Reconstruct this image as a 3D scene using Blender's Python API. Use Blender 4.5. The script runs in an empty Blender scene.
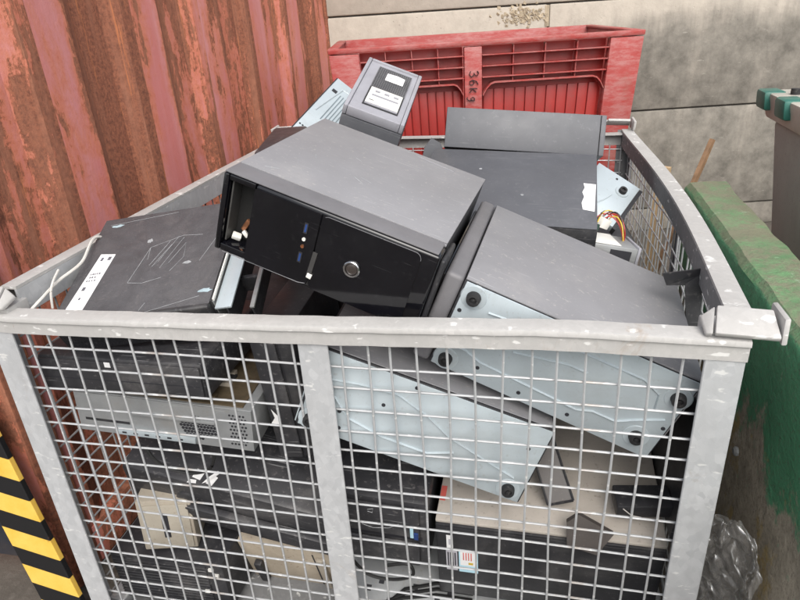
import bpy, bmesh, math, random
from mathutils import Vector, Matrix
random.seed(7)
R_ = math.radians
SC = bpy.context.scene
COL = SC.collection
ZO = 1.03                                   # cage-frame height of the ground below the calibration origin
def W(x, y, z): return Vector((x, y, z + ZO))

# ------------------------------------------------------------------ camera
cam = bpy.data.objects.new('camera', bpy.data.cameras.new('camera')); COL.objects.link(cam)
cam.data.sensor_width = 36.0; cam.data.lens = 36.0 * 625.0 / 800.0
cam.data.clip_start = 0.02; cam.data.clip_end = 500
_m = Matrix.Rotation(R_(13.60), 4, 'Z') @ Matrix.Rotation(R_(90 - 25.3), 4, 'X') @ Matrix.Rotation(R_(-3.69), 4, 'Z')
cam.matrix_world = Matrix.Translation(W(1.1072, -0.986, 0.575)) @ _m
SC.camera = cam
# ------------------------------------------------------------------ sky and sun (overcast)
SUN_EL, SUN_AZ = 48.0, 160.0                # compass azimuth of the sun, clockwise from +Y
world = bpy.data.worlds.new('World'); SC.world = world; world.use_nodes = True
wn, wl = world.node_tree.nodes, world.node_tree.links
sky = wn.new('ShaderNodeTexSky'); sky.sky_type = 'NISHITA'; sky.sun_disc = False
sky.sun_elevation = R_(SUN_EL); sky.sun_rotation = R_(SUN_AZ)
sky.air_density = 1.0; sky.dust_density = 4.0; sky.ozone_density = 1.0
hs = wn.new('ShaderNodeHueSaturation'); hs.inputs['Saturation'].default_value = 0.38
wl.new(sky.outputs[0], hs.inputs['Color']); wl.new(hs.outputs[0], wn['Background'].inputs[0])
wn['Background'].inputs[1].default_value = 0.15
sl = bpy.data.lights.new('sun', 'SUN'); sl.energy = 1.5; sl.angle = R_(55); sl.color = (1.0, 0.96, 0.90)
so = bpy.data.objects.new('sun', sl); COL.objects.link(so)
_a, _e = R_(SUN_AZ), R_(SUN_EL)
so.rotation_euler = Vector((math.sin(_a) * math.cos(_e), math.cos(_a) * math.cos(_e), math.sin(_e))).to_track_quat('Z', 'Y').to_euler()
so.location = (0, 0, 8)
SC.view_settings.view_transform = 'Standard'; SC.view_settings.look = 'None'
SC.view_settings.gamma = 1.0; SC.view_settings.use_curve_mapping = False
SC.view_settings.exposure = 0.62

# ------------------------------------------------------------------ material helpers
class NT:
    def __init__(s, name):
        s.m = bpy.data.materials.new(name); s.m.use_nodes = True
        s.n = s.m.node_tree.nodes; s.l = s.m.node_tree.links; s.b = s.n['Principled BSDF']
        s.tc = s.n.new('ShaderNodeTexCoord')
    def put(s, sock, v):
        if isinstance(v, (int, float)): sock.default_value = v
        elif isinstance(v, (tuple, list)): sock.default_value = tuple(v) + ((1,) if len(v) == 3 and len(sock.default_value) == 4 else ())
        else: s.l.new(v, sock)
    def coord(s, scale=(1, 1, 1), rot=(0, 0, 0), out='Object'):
        mp = s.n.new('ShaderNodeMapping'); mp.inputs['Scale'].default_value = scale; mp.inputs['Rotation'].default_value = rot
        s.l.new(s.tc.outputs[out], mp.inputs['Vector']); return mp.outputs[0]
    def noise(s, sc, detail=5, rough=.6, vec=None, dist=0):
        t = s.n.new('ShaderNodeTexNoise'); t.inputs['Scale'].default_value = sc; t.inputs['Detail'].default_value = detail
        t.inputs['Roughness'].default_value = rough; t.inputs['Distortion'].default_value = dist
        s.l.new(vec if vec is not None else s.tc.outputs['Object'], t.inputs['Vector']); return t.outputs['Fac']
    def voro(s, sc, vec=None, feat='F1', out='Distance'):
        t = s.n.new('ShaderNodeTexVoronoi'); t.feature = feat; t.inputs['Scale'].default_value = sc
        s.l.new(vec if vec is not None else s.tc.outputs['Object'], t.inputs['Vector']); return t.outputs[out]
    def ramp(s, f, a, b, smooth=False):
        t = s.n.new('ShaderNodeMapRange'); t.interpolation_type = 'SMOOTHSTEP' if smooth else 'LINEAR'
        s.put(t.inputs['Value'], f); t.inputs['From Min'].default_value = a; t.inputs['From Max'].default_value = b
        return t.outputs[0]
    def mix(s, f, a, b):
        t = s.n.new('ShaderNodeMix'); t.data_type = 'RGBA'
        s.put(t.inputs[0], f); s.put(t.inputs[6], a); s.put(t.inputs[7], b); return t.outputs[2]
    def math(s, op, a, b=0.0, c=None):
        t = s.n.new('ShaderNodeMath'); t.operation = op; s.put(t.inputs[0], a); s.put(t.inputs[1], b)
        if c is not None: s.put(t.inputs[2], c)
        return t.outputs[0]
    def sep(s, out='Object'):
        t = s.n.new('ShaderNodeSeparateXYZ'); s.l.new(s.tc.outputs[out], t.inputs[0]); return t.outputs
    def bump(s, h, strength=.3, dist=.01):
        t = s.n.new('ShaderNodeBump'); t.inputs['Strength'].default_value = strength; t.inputs['Distance'].default_value = dist
        s.l.new(h, t.inputs['Height']); s.l.new(t.outputs[0], s.b.inputs['Normal'])
    def set(s, **k):
        names = dict(color='Base Color', rough='Roughness', metal='Metallic', spec='Specular IOR Level', coat='Coat Weight',
                     alpha='Alpha', trans='Transmission Weight', sheen='Sheen Weight')
        for a, v in k.items(): s.put(s.b.inputs[names[a]], v)
        return s.m
MATS = {}
def paint(name, c, rough=.4, metal=0., var=.25, sc=9., dirt=None, dirt_amt=.3, scratch=0., scratch_c=(.55, .55, .55), spec=.5, bump=0., coat=0.):
    """a painted / moulded surface: slight tone variation, dust, fine scratches, uneven gloss"""
    if name in MATS: return MATS[name]
    t = NT(name)
    c2 = tuple(max(0, x * (1 - var)) for x in c); c1 = tuple(x * (1 + var * .6) for x in c)
    n1 = t.noise(sc, 6, .65); col = t.mix(t.ramp(n1, .3, .72), c2, c1)
    if dirt:
        n2 = t.noise(sc * .45, 7, .7, dist=.6)
        col = t.mix(t.math('MULTIPLY', t.ramp(n2, .48, .75, True), dirt_amt), col, dirt)
        col = t.mix(t.math('MULTIPLY', t.ramp(t.noise(95, 3, .6), .60, .72), dirt_amt), col, dirt)
    if scratch:
        acc = None
        for i, (rz, rx) in enumerate(((.5, .2), (1.9, .9), (2.7, .4))):
            v = t.coord((1.2, 30, 30), (rx, .3 * i, rz))
            s_ = t.ramp(t.noise(5.0 + i, 2, .5, v), .685, .71)
            g = t.ramp(t.noise(7 + i, 3, .6), .47, .62)
            s_ = t.math('MULTIPLY', s_, g)
            acc = s_ if acc is None else t.math('MAXIMUM', acc, s_)
        col = t.mix(t.math('MULTIPLY', acc, scratch), col, scratch_c)
    rg = t.ramp(t.noise(sc * 1.7, 5, .6), .2, .8)
    r = t.math('MULTIPLY_ADD', rg, rough * .45, rough * .75)
    if bump: t.bump(t.noise(260, 3, .6), bump, .002)
    MATS[name] = t.set(color=col, rough=r, metal=metal, spec=spec, coat=coat); return MATS[name]

def galvanised(name='galvanised_steel', base=(.55, .56, .57), dark=(.33, .345, .36), rough=.50, metal=.25, sc=85, spangle=.55, rusty=.5):
    if name in MATS: return MATS[name]
    t = NT(name)
    v = t.voro(sc, t.coord((1, 1, .7)), out='Color')
    sx = t.n.new('ShaderNodeSeparateColor'); t.l.new(v, sx.inputs[0])
    col = t.mix(t.ramp(sx.outputs[0], 0, 1), tuple(b_ + (d_ - b_) * spangle for b_, d_ in zip(base, dark)), base)
    col = t.mix(t.ramp(t.noise(7, 7, .7), .3, .7), tuple(x * .78 for x in base), col)
    fl = t.ramp(t.noise(30, 3, .5, t.coord((1, 1, 2.6), (0, .5, 0))), .64, .69)
    col = t.mix(t.math('MULTIPLY', fl, .65), col, (.72, .72, .70))
    col = t.mix(t.math('MULTIPLY', t.ramp(t.noise(4.5, 8, .75, dist=.8), .60, .72), rusty), col, (.30, .22, .15))
    col = t.mix(t.math('MULTIPLY', t.ramp(t.noise(16, 9, .8, t.coord((2.5, 2.5, .6)), .5), .66, .69), rusty * 1.2), col, (.22, .12, .06))
    t.bump(t.noise(60, 5, .6), .12, .004)
    MATS[name] = t.set(color=col, rough=t.math('MULTIPLY_ADD', sx.outputs[1], .2, rough - .08), metal=metal); return MATS[name]

BLACK_PANEL = paint('dark_grey_painted_steel', (.228, .227, .238), .52, var=.14, sc=4, dirt=(.36, .345, .33), dirt_amt=.60, scratch=.24, spec=.45)
BLACK_TEX = paint('black_textured_steel', (.072, .070, .075), .62, var=.25, sc=22, dirt=(.14, .13, .13), dirt_amt=.35, scratch=.0, bump=.6)
BLACK_MATTE = paint('black_matte_plastic', (.022, .022, .025), .5, var=.3, dirt=(.14, .135, .13), dirt_amt=.4, scratch=.10)
BLACK_DUSTY = paint('dusty_black_plastic', (.034, .034, .038), .45, var=.3, dirt=(.20, .19, .185), dirt_amt=.5, scratch=.35)
BLACK_GLOSS = paint('gloss_black_plastic', (.004, .004, .006), .12, var=.3, dirt=(.05, .05, .05), dirt_amt=.10, scratch=.06, coat=.2)
SLATE = paint('slate_grey_steel', (.088, .091, .101), .50, var=.10, dirt=(.2, .2, .21), dirt_amt=.25, scratch=.10)
BLUE_STEEL = paint('pale_zinc_steel', (.455, .515, .545), .36, .25, var=.12, sc=6, dirt=(.32, .33, .33), dirt_amt=.45, scratch=.0)
SILVER = paint('bare_case_steel', (.31, .32, .325), .42, .35, var=.2, sc=12, dirt=(.25, .23, .20), dirt_amt=.5, scratch=.3)
GREY_PLASTIC = paint('grey_plastic', (.30, .30, .33), .45, var=.12, dirt=(.2, .2, .2), dirt_amt=.3)
BEIGE = paint('beige_plastic', (.36, .32, .26), .55, var=.14, dirt=(.25, .2, .15), dirt_amt=.5, scratch=.2)
BEIGE_DIRTY = paint('stained_beige_panel', (.42, .36, .28), .6, var=.25, sc=6, dirt=(.16, .12, .08), dirt_amt=.65, scratch=.3)
WHITE_PLASTIC = paint('white_plastic', (.72, .71, .67), .45, var=.06, dirt=(.4, .37, .32), dirt_amt=.25)
PAPER = paint('white_paper_label', (.80, .80, .80), .6, var=.05, dirt=(.5, .5, .5), dirt_amt=.3)
INK = paint('black_ink', (.02, .02, .025), .6, var=.2)
CHALK = paint('pale_scratch', (.30, .31, .32), .7, var=.3, sc=60)
CHROME = paint('worn_chrome', (.55, .55, .56), .18, 1.0, var=.2, dirt=(.2, .18, .15), dirt_amt=.4)
RUBBER = paint('black_rubber', (.014, .014, .015), .7, var=.3, dirt=(.14, .13, .12), dirt_amt=.4)
BLUE_PORT = paint('blue_port_plastic', (.02, .055, .20), .4)
RED_WIRE = paint('red_wire', (.42, .03, .02), .45); YELLOW_WIRE = paint('yellow_wire', (.60, .42, .04), .45)
BLACK_WIRE = paint('black_wire', (.015, .015, .015), .45); WHITE_WIRE = paint('white_cable', (.60, .58, .54), .5, dirt=(.25, .22, .18))
PCB = paint('circuit_board', (.10, .075, .045), .5, var=.4, sc=40)
COPPER = paint('copper_part', (.42, .19, .10), .35, .8)
WOOD = paint('weathered_wood', (.30, .18, .10), .65, var=.35, sc=25, dirt=(.2, .15, .1))
STK_BLUE = paint('pale_blue_sticker', (.45, .68, .78), .5, var=.06); STK_RED = paint('red_print', (.60, .12, .10), .5)
STK_GREY = paint('grey_sticker', (.45, .44, .48), .5, var=.1)
GALV = galvanised()
GALV_RAIL = galvanised('galvanised_rail', (.46, .45, .435), (.33, .325, .315), .6, .0, 120, .5, .75)
GALV_DARK = galvanised('darkened_galvanised', (.21, .212, .215), (.11, .113, .117), .75, .0, 90, .6, .0)  # darker galvanised; holds the shade of the right rail's inner face in its colour
WIRE = galvanised('galvanised_wire', (.50, .51, .52), (.36, .37, .37), .5, .3, 60)

def corrugated_paint(name='rusted_pink_red_paint', fw=.120):
    t = NT(name)
    o = t.sep()
    ph = t.math('FRACT', t.math('DIVIDE', t.math('SUBTRACT', o[1], .600), .47))
    flat = t.ramp(ph, .36, .26, True)
    streak = t.noise(1.0, 9, .66, t.coord((1, 6.0, .42)), .3)
    blot = t.noise(3.0, 10, .72, t.coord((1, 1.9, .62)), .6)
    fine = t.noise(42, 7, .78)
    big = t.noise(1.3, 3, .5, t.coord((1, 1.2, .35)))
    v = t.math('ADD', t.math('MULTIPLY', streak, .52), t.math('MULTIPLY', blot, .46))
    v = t.math('ADD', v, t.math('MULTIPLY', fine, .14))
    v = t.math('ADD', v, t.math('MULTIPLY', t.noise(13, 8, .72, t.coord((1, 1.3, .7)), .8), .20))
    v = t.math('ADD', v, t.math('MULTIPLY', big, .30))
    v = t.math('SUBTRACT', v, t.math('MULTIPLY', flat, fw))
    rust = t.ramp(v, .770, .795)
    edge = t.ramp(v, .680, .775)
    pk = t.mix(t.ramp(t.noise(2.5, 5, .6, t.coord((1, 5, .3))), .35, .7), (.56, .195, .180), (.61, .265, .260))
    orange = t.mix(t.ramp(fine, .35, .65), (.62, .22, .11), (.50, .14, .062))
    br = t.mix(t.ramp(t.noise(70, 7, .85), .38, .62), (.14, .056, .037), (.38, .142, .080))
    br = t.mix(t.ramp(t.noise(2.2, 7, .75, t.coord((1, 7, .4))), .46, .60), br, t.mix(t.ramp(fine, .4, .6), (.27, .115, .072), (.38, .160, .098)))
    br = t.mix(t.ramp(t.noise(2.0, 9, .8, t.coord((1, 14, .5))), .585, .61), br, (.50, .18, .08))
    col = t.mix(t.math('MULTIPLY', edge, .80), pk, orange); col = t.mix(rust, col, br)
    t.bump(t.math('ADD', t.math('MULTIPLY', rust, -.5), t.math('MULTIPLY', fine, .8)), .45, .006)
    return t.set(color=col, rough=t.math('MULTIPLY_ADD', rust, .35, .50), spec=.35)
def concrete_wall_mat():
    t = NT('stained_precast_concrete')
    g = t.n.new('ShaderNodeNewGeometry'); sp = t.n.new('ShaderNodeSeparateXYZ'); t.l.new(g.outputs['Position'], sp.inputs[0])
    x = sp.outputs[0]; z = sp.outputs[2]
    n1 = t.noise(1.5, 7, .62, g.outputs['Position'], .7); n2 = t.noise(14, 6, .72, g.outputs['Position'])
    vm = t.n.new('ShaderNodeMapping'); vm.inputs['Scale'].default_value = (5, 5, .8); t.l.new(g.outputs['Position'], vm.inputs[0])
    stv = t.noise(1, 6, .65, vm.outputs[0])
    base = t.mix(t.ramp(n2, .3, .7), (.37, .335, .285), (.46, .415, .355))
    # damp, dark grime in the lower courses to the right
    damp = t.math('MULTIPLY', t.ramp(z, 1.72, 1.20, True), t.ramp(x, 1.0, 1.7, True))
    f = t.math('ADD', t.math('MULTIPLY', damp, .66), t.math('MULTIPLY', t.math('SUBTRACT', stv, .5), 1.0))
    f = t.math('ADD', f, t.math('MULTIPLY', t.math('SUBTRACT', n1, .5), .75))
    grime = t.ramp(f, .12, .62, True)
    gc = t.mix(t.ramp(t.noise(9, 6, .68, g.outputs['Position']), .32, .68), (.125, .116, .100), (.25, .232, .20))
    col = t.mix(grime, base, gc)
    pits = t.ramp(t.voro(24, g.outputs['Position']), .10, .05); col = t.mix(t.math('MULTIPLY', t.math('MULTIPLY', pits, t.ramp(n1, .45, .6)), .6), col, (.10, .09, .08))
    scuff = t.ramp(t.noise(5, 3, .5, t.coord((2.5, 14, 9), (.2, .6, .5))), .67, .70)
    col = t.mix(t.math('MULTIPLY', t.math('MULTIPLY', scuff, t.ramp(n2, .45, .6)), .25), col, (.55, .52, .46))
    t.bump(t.math('ADD', n2, t.math('MULTIPLY', pits, -.8)), .35, .012)
    return t.set(color=col, rough=.88, spec=.3)
def barrier_mat():
    t = NT('chipped_green_painted_concrete')
    o = t.sep(); n1 = t.noise(7, 8, .72, dist=.4); n2 = t.noise(45, 5, .7)
    gs = t.mix(t.ramp(t.noise(5, 6, .7), .3, .7), (.060, .235, .115), (.105, .33, .175))
    gt = t.mix(t.ramp(n1, .35, .65), (.075, .19, .080), (.15, .30, .14))
    gm = t.n.new('ShaderNodeNewGeometry'); sn = t.n.new('ShaderNodeSeparateXYZ'); t.l.new(gm.outputs['Normal'], sn.inputs[0])
    top = t.ramp(sn.outputs[2], .45, .75)
    green = t.mix(top, gs, gt)
    brown = t.mix(t.ramp(t.noise(11, 8, .75), .3, .7), (.19, .165, .125), (.50, .43, .33))
    yell = t.mix(t.ramp(n2, .3, .7), (.42, .30, .11), (.28, .22, .12))
    brown = t.mix(t.ramp(t.noise(6.2, 8, .7), .54, .62), brown, yell)
    # paint ends at a ragged line 0.6 m above the ground; worn through in patches on the walked-on top
    low = t.ramp(t.math('ADD', o[2], t.math('MULTIPLY', t.math('SUBTRACT', t.noise(5, 8, .72, t.coord((1, 1, 1))), .5), .60)), .70, .66)
    worn = t.math('MULTIPLY', top, t.ramp(t.math('ADD', t.math('MULTIPLY', t.noise(4.5, 8, .75, dist=.5), .8), t.math('MULTIPLY', n2, .25)), .44, .57))
    chip = t.ramp(t.noise(30, 3, .6, t.coord((1, 1.0, .55))), .665, .69)
    col = t.mix(low, green, brown); col = t.mix(t.math('MULTIPLY', worn, .8), col, (.20, .17, .125))
    col = t.mix(t.math('MULTIPLY', chip, .6), col, (.26, .36, .24))
    col = t.mix(t.math('MULTIPLY', t.ramp(t.noise(120, 4, .7), .52, .66), .55), col, (.12, .105, .08))
    t.bump(t.math('ADD', n1, t.math('MULTIPLY', n2, .4)), .5, .02)
    return t.set(color=col, rough=t.math('MULTIPLY_ADD', low, .4, .5))
def ground_mat():
    t = NT('oily_yard_ground'); n1 = t.noise(1.5, 8, .7); n2 = t.noise(30, 6, .7)
    col = t.mix(t.ramp(n1, .35, .65), (.055, .047, .038), (.095, .082, .068))
    col = t.mix(t.ramp(n2, .5, .75), col, (.12, .105, .09))
    t.bump(n2, .5, .01); return t.set(color=col, rough=.85)
def bin_red():
    t = NT('scuffed_red_plastic'); n1 = t.noise(5, 8, .7); n2 = t.noise(2, 4, .6)
    col = t.mix(t.ramp(n1, .3, .7), (.28, .028, .024), (.36, .048, .042))
    gm = t.n.new('ShaderNodeNewGeometry')
    sc = t.ramp(t.noise(9, 7, .8, t.coord((1, 1, 3.5))), .42, .62)
    col = t.mix(t.math('MULTIPLY', sc, .80), col, (.38, .165, .155))
    col = t.mix(t.math('MULTIPLY', t.ramp(t.noise(3.5, 8, .75), .56, .68), .45), col, (.22, .13, .10))
    return t.set(color=col, rough=.5)
def striped():
    t = NT('yellow_black_hazard_stripes'); o = t.sep()
    d = t.math('ADD', o[2], t.math('MULTIPLY', o[0], .40))
    f = t.math('FRACT', t.math('DIVIDE', d, .135))
    s_ = t.ramp(f, .515, .53); s2 = t.ramp(f, .0, .012)
    s_ = t.math('SUBTRACT', s2, s_)
    y = t.mix(t.ramp(t.noise(12, 6, .7), .3, .75), (.66, .40, .055), (.78, .52, .12))
    col = t.mix(s_, (.010, .010, .011), y)
    col = t.mix(t.math('MULTIPLY', t.ramp(t.noise(8, 8, .8), .60, .66), .7), col, (.13, .05, .02))
    return t.set(color=col, rough=.45)
def film_mat():
    t = NT('clear_polythene_film')
    tr = t.n.new('ShaderNodeBsdfTransparent'); tr.inputs[0].default_value = (.93, .93, .92, 1)
    gl = t.n.new('ShaderNodeBsdfGlossy'); gl.inputs['Roughness'].default_value = .22
    df = t.n.new('ShaderNodeBsdfDiffuse'); df.inputs[0].default_value = (.80, .78, .75, 1)
    m1 = t.n.new('ShaderNodeMixShader'); m1.inputs[0].default_value = .38; t.l.new(gl.outputs[0], m1.inputs[1]); t.l.new(df.outputs[0], m1.inputs[2])
    m2 = t.n.new('ShaderNodeMixShader'); m2.inputs[0].default_value = .38; t.l.new(tr.outputs[0], m2.inputs[1]); t.l.new(m1.outputs[0], m2.inputs[2])
    t.l.new(m2.outputs[0], t.n['Material Output'].inputs['Surface']); return t.m

# ------------------------------------------------------------------ mesh helpers
class MB:
    def __init__(s): s.bm = bmesh.new()
    def box(s, c, d, rot=None, bev=0., seg=2):
        m = Matrix.Translation(Vector(c)) @ (rot.to_4x4() if rot else Matrix.Identity(4)) @ Matrix.Diagonal((d[0], d[1], d[2], 1))
        r = bmesh.ops.create_cube(s.bm, size=1, matrix=m)
        if bev:
            es = list({e for v in r['verts'] for e in v.link_edges})
            bmesh.ops.bevel(s.bm, geom=es, offset=bev, segments=seg, affect='EDGES', profile=.5)
        return s
    def ext(s, x0, x1, y0, y1, z0, z1, bev=0., seg=2):
        return s.box(((x0 + x1) / 2, (y0 + y1) / 2, (z0 + z1) / 2), (x1 - x0, y1 - y0, z1 - z0), None, bev, seg)
    def hexa(s, p, bev=0.):
        """eight corners: 4 of the bottom ring then 4 of the top ring"""
        v = [s.bm.verts.new(q) for q in p]
        fs = [(3, 2, 1, 0), (4, 5, 6, 7), (0, 1, 5, 4), (1, 2, 6, 5), (2, 3, 7, 6), (3, 0, 4, 7)]
        f = [s.bm.faces.new([v[i] for i in q]) for q in fs]
        if bev: bmesh.ops.bevel(s.bm, geom=list({e for q in f for e in q.edges}), offset=bev, segments=2, affect='EDGES', profile=.5)
        return s
    def tube(s, pts, r, n=6, flat=1., cap=True):
        P = [Vector(q) for q in pts]; rings = []
        for i, q in enumerate(P):
            d = (P[min(i + 1, len(P) - 1)] - P[max(i - 1, 0)])
            d = d.normalized() if d.length > 1e-9 else Vector((0, 0, 1))
            a = d.cross(Vector((0, 0, 1)) if abs(d.z) < .9 else Vector((1, 0, 0))).normalized(); b = d.cross(a)
            rings.append([s.bm.verts.new(q + (a * math.cos(t) + b * math.sin(t) * flat) * r) for t in [2 * math.pi * k / n for k in range(n)]])
        for A, B in zip(rings, rings[1:]):
            for k in range(n): s.bm.faces.new((A[k], A[(k + 1) % n], B[(k + 1) % n], B[k]))
        if cap: s.bm.faces.new(rings[0][::-1]); s.bm.faces.new(rings[-1])
        return s
    def lathe(s, prof, mat4, n=20):
        rings = [[s.bm.verts.new(mat4 @ Vector((r * math.cos(2 * math.pi * k / n), r * math.sin(2 * math.pi * k / n), z))) for k in range(n)] for r, z in prof]
        for A, B in zip(rings, rings[1:]):
            for k in range(n): s.bm.faces.new((A[k], A[(k + 1) % n], B[(k + 1) % n], B[k]))
        s.bm.faces.new(rings[0][::-1]); s.bm.faces.new(rings[-1]); return s
    def poly(s, pts, thick):
        """a flat polygon given in 3-D with a thickness vector"""
        t = Vector(thick); a = [s.bm.verts.new(Vector(q)) for q in pts]; b = [s.bm.verts.new(Vector(q) + t) for q in pts]
        s.bm.faces.new(a[::-1]); s.bm.faces.new(b)
        for i in range(len(a)):
            j = (i + 1) % len(a); s.bm.faces.new((a[i], a[j], b[j], b[i]))
        return s
    def grid(s, fn, nu, nv, thick=None):
        vs = [[s.bm.verts.new(fn(i / nu, j / nv)) for j in range(nv + 1)] for i in range(nu + 1)]
        for i in range(nu):
            for j in range(nv): s.bm.faces.new((vs[i][j], vs[i + 1][j], vs[i + 1][j + 1], vs[i][j + 1]))
        return s
    def mesh(s, name, m, smooth=False):
        bmesh.ops.recalc_face_normals(s.bm, faces=s.bm.faces)
        me = bpy.data.meshes.new(name); s.bm.to_mesh(me); s.bm.free(); me.materials.append(m)
        if smooth:
            for p in me.polygons: p.use_smooth = True
            if smooth != 'all' and hasattr(me, 'set_sharp_from_angle'): me.set_sharp_from_angle(angle=R_(35))
        return me
    def build(s, name, m, parent=None, smooth=False, kind=None):
        o = bpy.data.objects.new(name, s.mesh(name, m, smooth)); COL.objects.link(o)
        if parent: o.parent = parent
        if kind: o['kind'] = kind
        return o
def inst(name, me, parent, loc=(0, 0, 0)):
    o = bpy.data.objects.new(name, me); COL.objects.link(o); o.parent = parent; o.location = loc; return o
def tag(o, label, cat, group=None):
    o['label'] = label; o['category'] = cat
    if group: o['group'] = group
    return o
def thing(name, label, cat, loc=(0, 0, 0), rot=None, group=None):
    o = bpy.data.objects.new(name, None); COL.objects.link(o); o.empty_display_size = .05
    o.matrix_world = Matrix.Translation(Vector(loc)) @ (rot.to_4x4() if rot else Matrix.Identity(4))
    return tag(o, label, cat, group)
def struct(name, mb, m, smooth=False):
    o = mb.build(name, m, None, smooth); o['kind'] = 'structure'; return o
def M3(rows): return Matrix(rows)
def eul(x=0, y=0, z=0):
    return Matrix.Rotation(R_(z), 3, 'Z') @ Matrix.Rotation(R_(y), 3, 'Y') @ Matrix.Rotation(R_(x), 3, 'X')

# ================================================================== SETTING
g = MB(); g.grid(lambda u, v: Vector(((u - .5) * 400, (v - .5) * 400, 0)), 4, 4)
struct('ground', g, ground_mat())

# ---- precast concrete wall behind (its plane is square to the camera's heading)
YAW = 13.6
U = Vector((math.cos(R_(YAW)), math.sin(R_(YAW)), 0)); N = Vector((-math.sin(R_(YAW)), math.cos(R_(YAW)), 0))
CAMP = Vector((1.1072, -.986, 0))
wall = thing('concrete_wall', 'stained cream concrete wall of large precast blocks behind the red bin', 'wall',
             CAMP + N * 4.32, eul(z=YAW))
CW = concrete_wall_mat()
courses = [(0.0, .162), (.17, .853), (.862, 1.549), (1.558, 2.25), (2.258, 2.95)]
joints = [[-3.4, -1.2, .6, 2.4, 4.2], [-3.4, -.4, .9, 4.2], [-3.4, -1.7, 1.055, 4.2], [-3.4, -.9, 1.50, 4.2], [-3.4, -1.7, .2, 2.0, 4.2]]
rw = random.Random(3)
for (z0, z1), js in zip(courses, joints):
    for a, b in zip(js, js[1:]):
        m = MB(); dy = rw.uniform(-.006, .006)
        m.ext(a + .006, b - .006, dy, .30, z0, z1, .012, 2)
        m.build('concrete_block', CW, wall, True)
MB().ext(-3.4, 4.2, .02, .28, 0, 2.94).build('mortar_core', paint('dark_joint', (.06, .055, .05), .9, var=.3), wall)
# crumbled patch beside the vertical joint
m = MB(); rr = random.Random(5)
for i in range(230):
    x = .90 + rr.gauss(0, .075); z = 1.492 + rr.gauss(0, .026); s = rr.uniform(.006, .022)
    if x > 1.045: continue
    m.box((x, .002 + rr.uniform(-.004, .004), z), (s, .012, s * rr.uniform(.6, 1.1)), eul(rr.uniform(-30, 30), rr.uniform(0, 90), rr.uniform(-30, 30)))
m.ext(1.030, 1.058, -.006, .02, 1.42, 1.545, .004)
m.build('crumbled_mortar', paint('crumbled_mortar_stuff', (.42, .35, .25), .9, var=.4, sc=60, dirt=(.12, .1, .08), dirt_amt=.7), wall, kind='stuff')

# ---- rusty shipping container on the left
CX = -.25; CY0, CY1 = .13, 3.20
box_c = thing('shipping_container', 'rusty pink-red corrugated steel container beside the cage', 'container', (0, 0, 0))
RUSTP = corrugated_paint(); RUSTQ = corrugated_paint('rusted_frame_paint', -.06)
PER = .47; prof = [(0.0, 0.0), (.15, 0.0), (.215, -.032), (.345, -.032), (.41, 0.0)]
ys = []
for k in range(-2, 8):
    for a, d in prof:
        y = .608 + k * PER + a
        if CY0 + .10 < y < CY1 - .08: ys.append((y, d))
ys = [(CY0 + .10, ys[0][1])] + ys + [(CY1 - .08, ys[-1][1])]
m = MB(); nz = 12
cols = [[m.bm.verts.new((CX + d + .004 * math.sin(9 * y + 2.3 * z), y, .12 + z)) for z in [2.45 * j / nz for j in range(nz + 1)]] for y, d in ys]
for A, B in zip(cols, cols[1:]):
    for j in range(nz): m.bm.faces.new((A[j], B[j], B[j + 1], A[j + 1]))
m.build('corrugated_side', RUSTP, box_c)
MB().ext(CX - .09, CX + .012, CY0, CY0 + .11, .02, 2.6, .008).build('corner_post', RUSTQ, box_c, True)
MB().ext(CX - .09, CX + .012, CY1 - .09, CY1, .02, 2.6, .008).build('corner_post', RUSTQ, box_c, True)
MB().ext(CX - .10, CX + .008, CY0 + .112, CY1 - .092, .02, .16, .006).build('bottom_rail', RUSTP, box_c, True)
MB().ext(CX - .10, CX + .008, CY0 + .112, CY1 - .092, 2.5, 2.62, .006).build('top_rail', RUSTP, box_c, True)
MB().ext(CX - 2.2, CX - .092, CY0 + .02, CY0 + .06, .10, 2.58, .004).build('end_panel', paint('dark_blue_steel', (.018, .022, .032), .5, dirt=(.1, .07, .05)), box_c)
MB().ext(CX - 2.2, CX - .02, CY0 + .07, CY1 - .1, 2.581, 2.60).build('roof', RUSTP, box_c)
MB().ext(CX - 2.2, CX - 2.16, CY0 + .07, CY1 - .1, .1, 2.578).build('far_side', RUSTP, box_c)
MB().ext(CX - 2.15, CX - .12, CY0 + .07, CY1 - .1, .10, .14).build('floor_plate', RUSTP, box_c)
for y in (CY0 + .1, 1.6, CY1 - .2): MB().ext(CX - 2.1, CX - .05, y, y + .1, 0, .10).build('skid', RUSTP, box_c)

# ---- green painted concrete barrier on the right
m = MB(); rb = random.Random(11)
BX0, BX1, BY0, BY1, BZ = 1.60, 1.755, -1.6, 1.335, .98
def barr(u, v):                                  # closed cross-section swept along Y, with knocked-about edges
    y = BY0 + (BY1 - BY0) * u
    sec = [(BX0, 0), (BX0 - .015, .35), (BX0 - .004, .62), (BX0, BZ - .06), (BX0 + .006, BZ - .018), (BX0 + .022, BZ), ((BX0 + BX1) / 2, BZ + .004), (BX1 - .02, BZ), (BX1, BZ - .03), (BX1, 0)]
    i = min(int(v * 9), 8); f = v * 9 - i
    a, b = sec[i], sec[i + 1]
    x = a[0] + (b[0] - a[0]) * f; z = a[1] + (b[1] - a[1]) * f
    from mathutils import noise as nz_
    q = nz_.fractal(Vector((x * 6, y * 6, z * 6)), 1, 2, 4) * .0035
    return Vector((x + q, y + q * .3, max(0, z + (q * 1.2 if z > .5 else 0))))
m.grid(barr, 110, 36)
m.bm.verts.ensure_lookup_table()
for ring in (range(0, 37), range(110 * 37, 111 * 37)):
    m.bm.faces.new([m.bm.verts[i] for i in ring])
bar = m.build('concrete_barrier', barrier_mat(), None, True)
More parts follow.
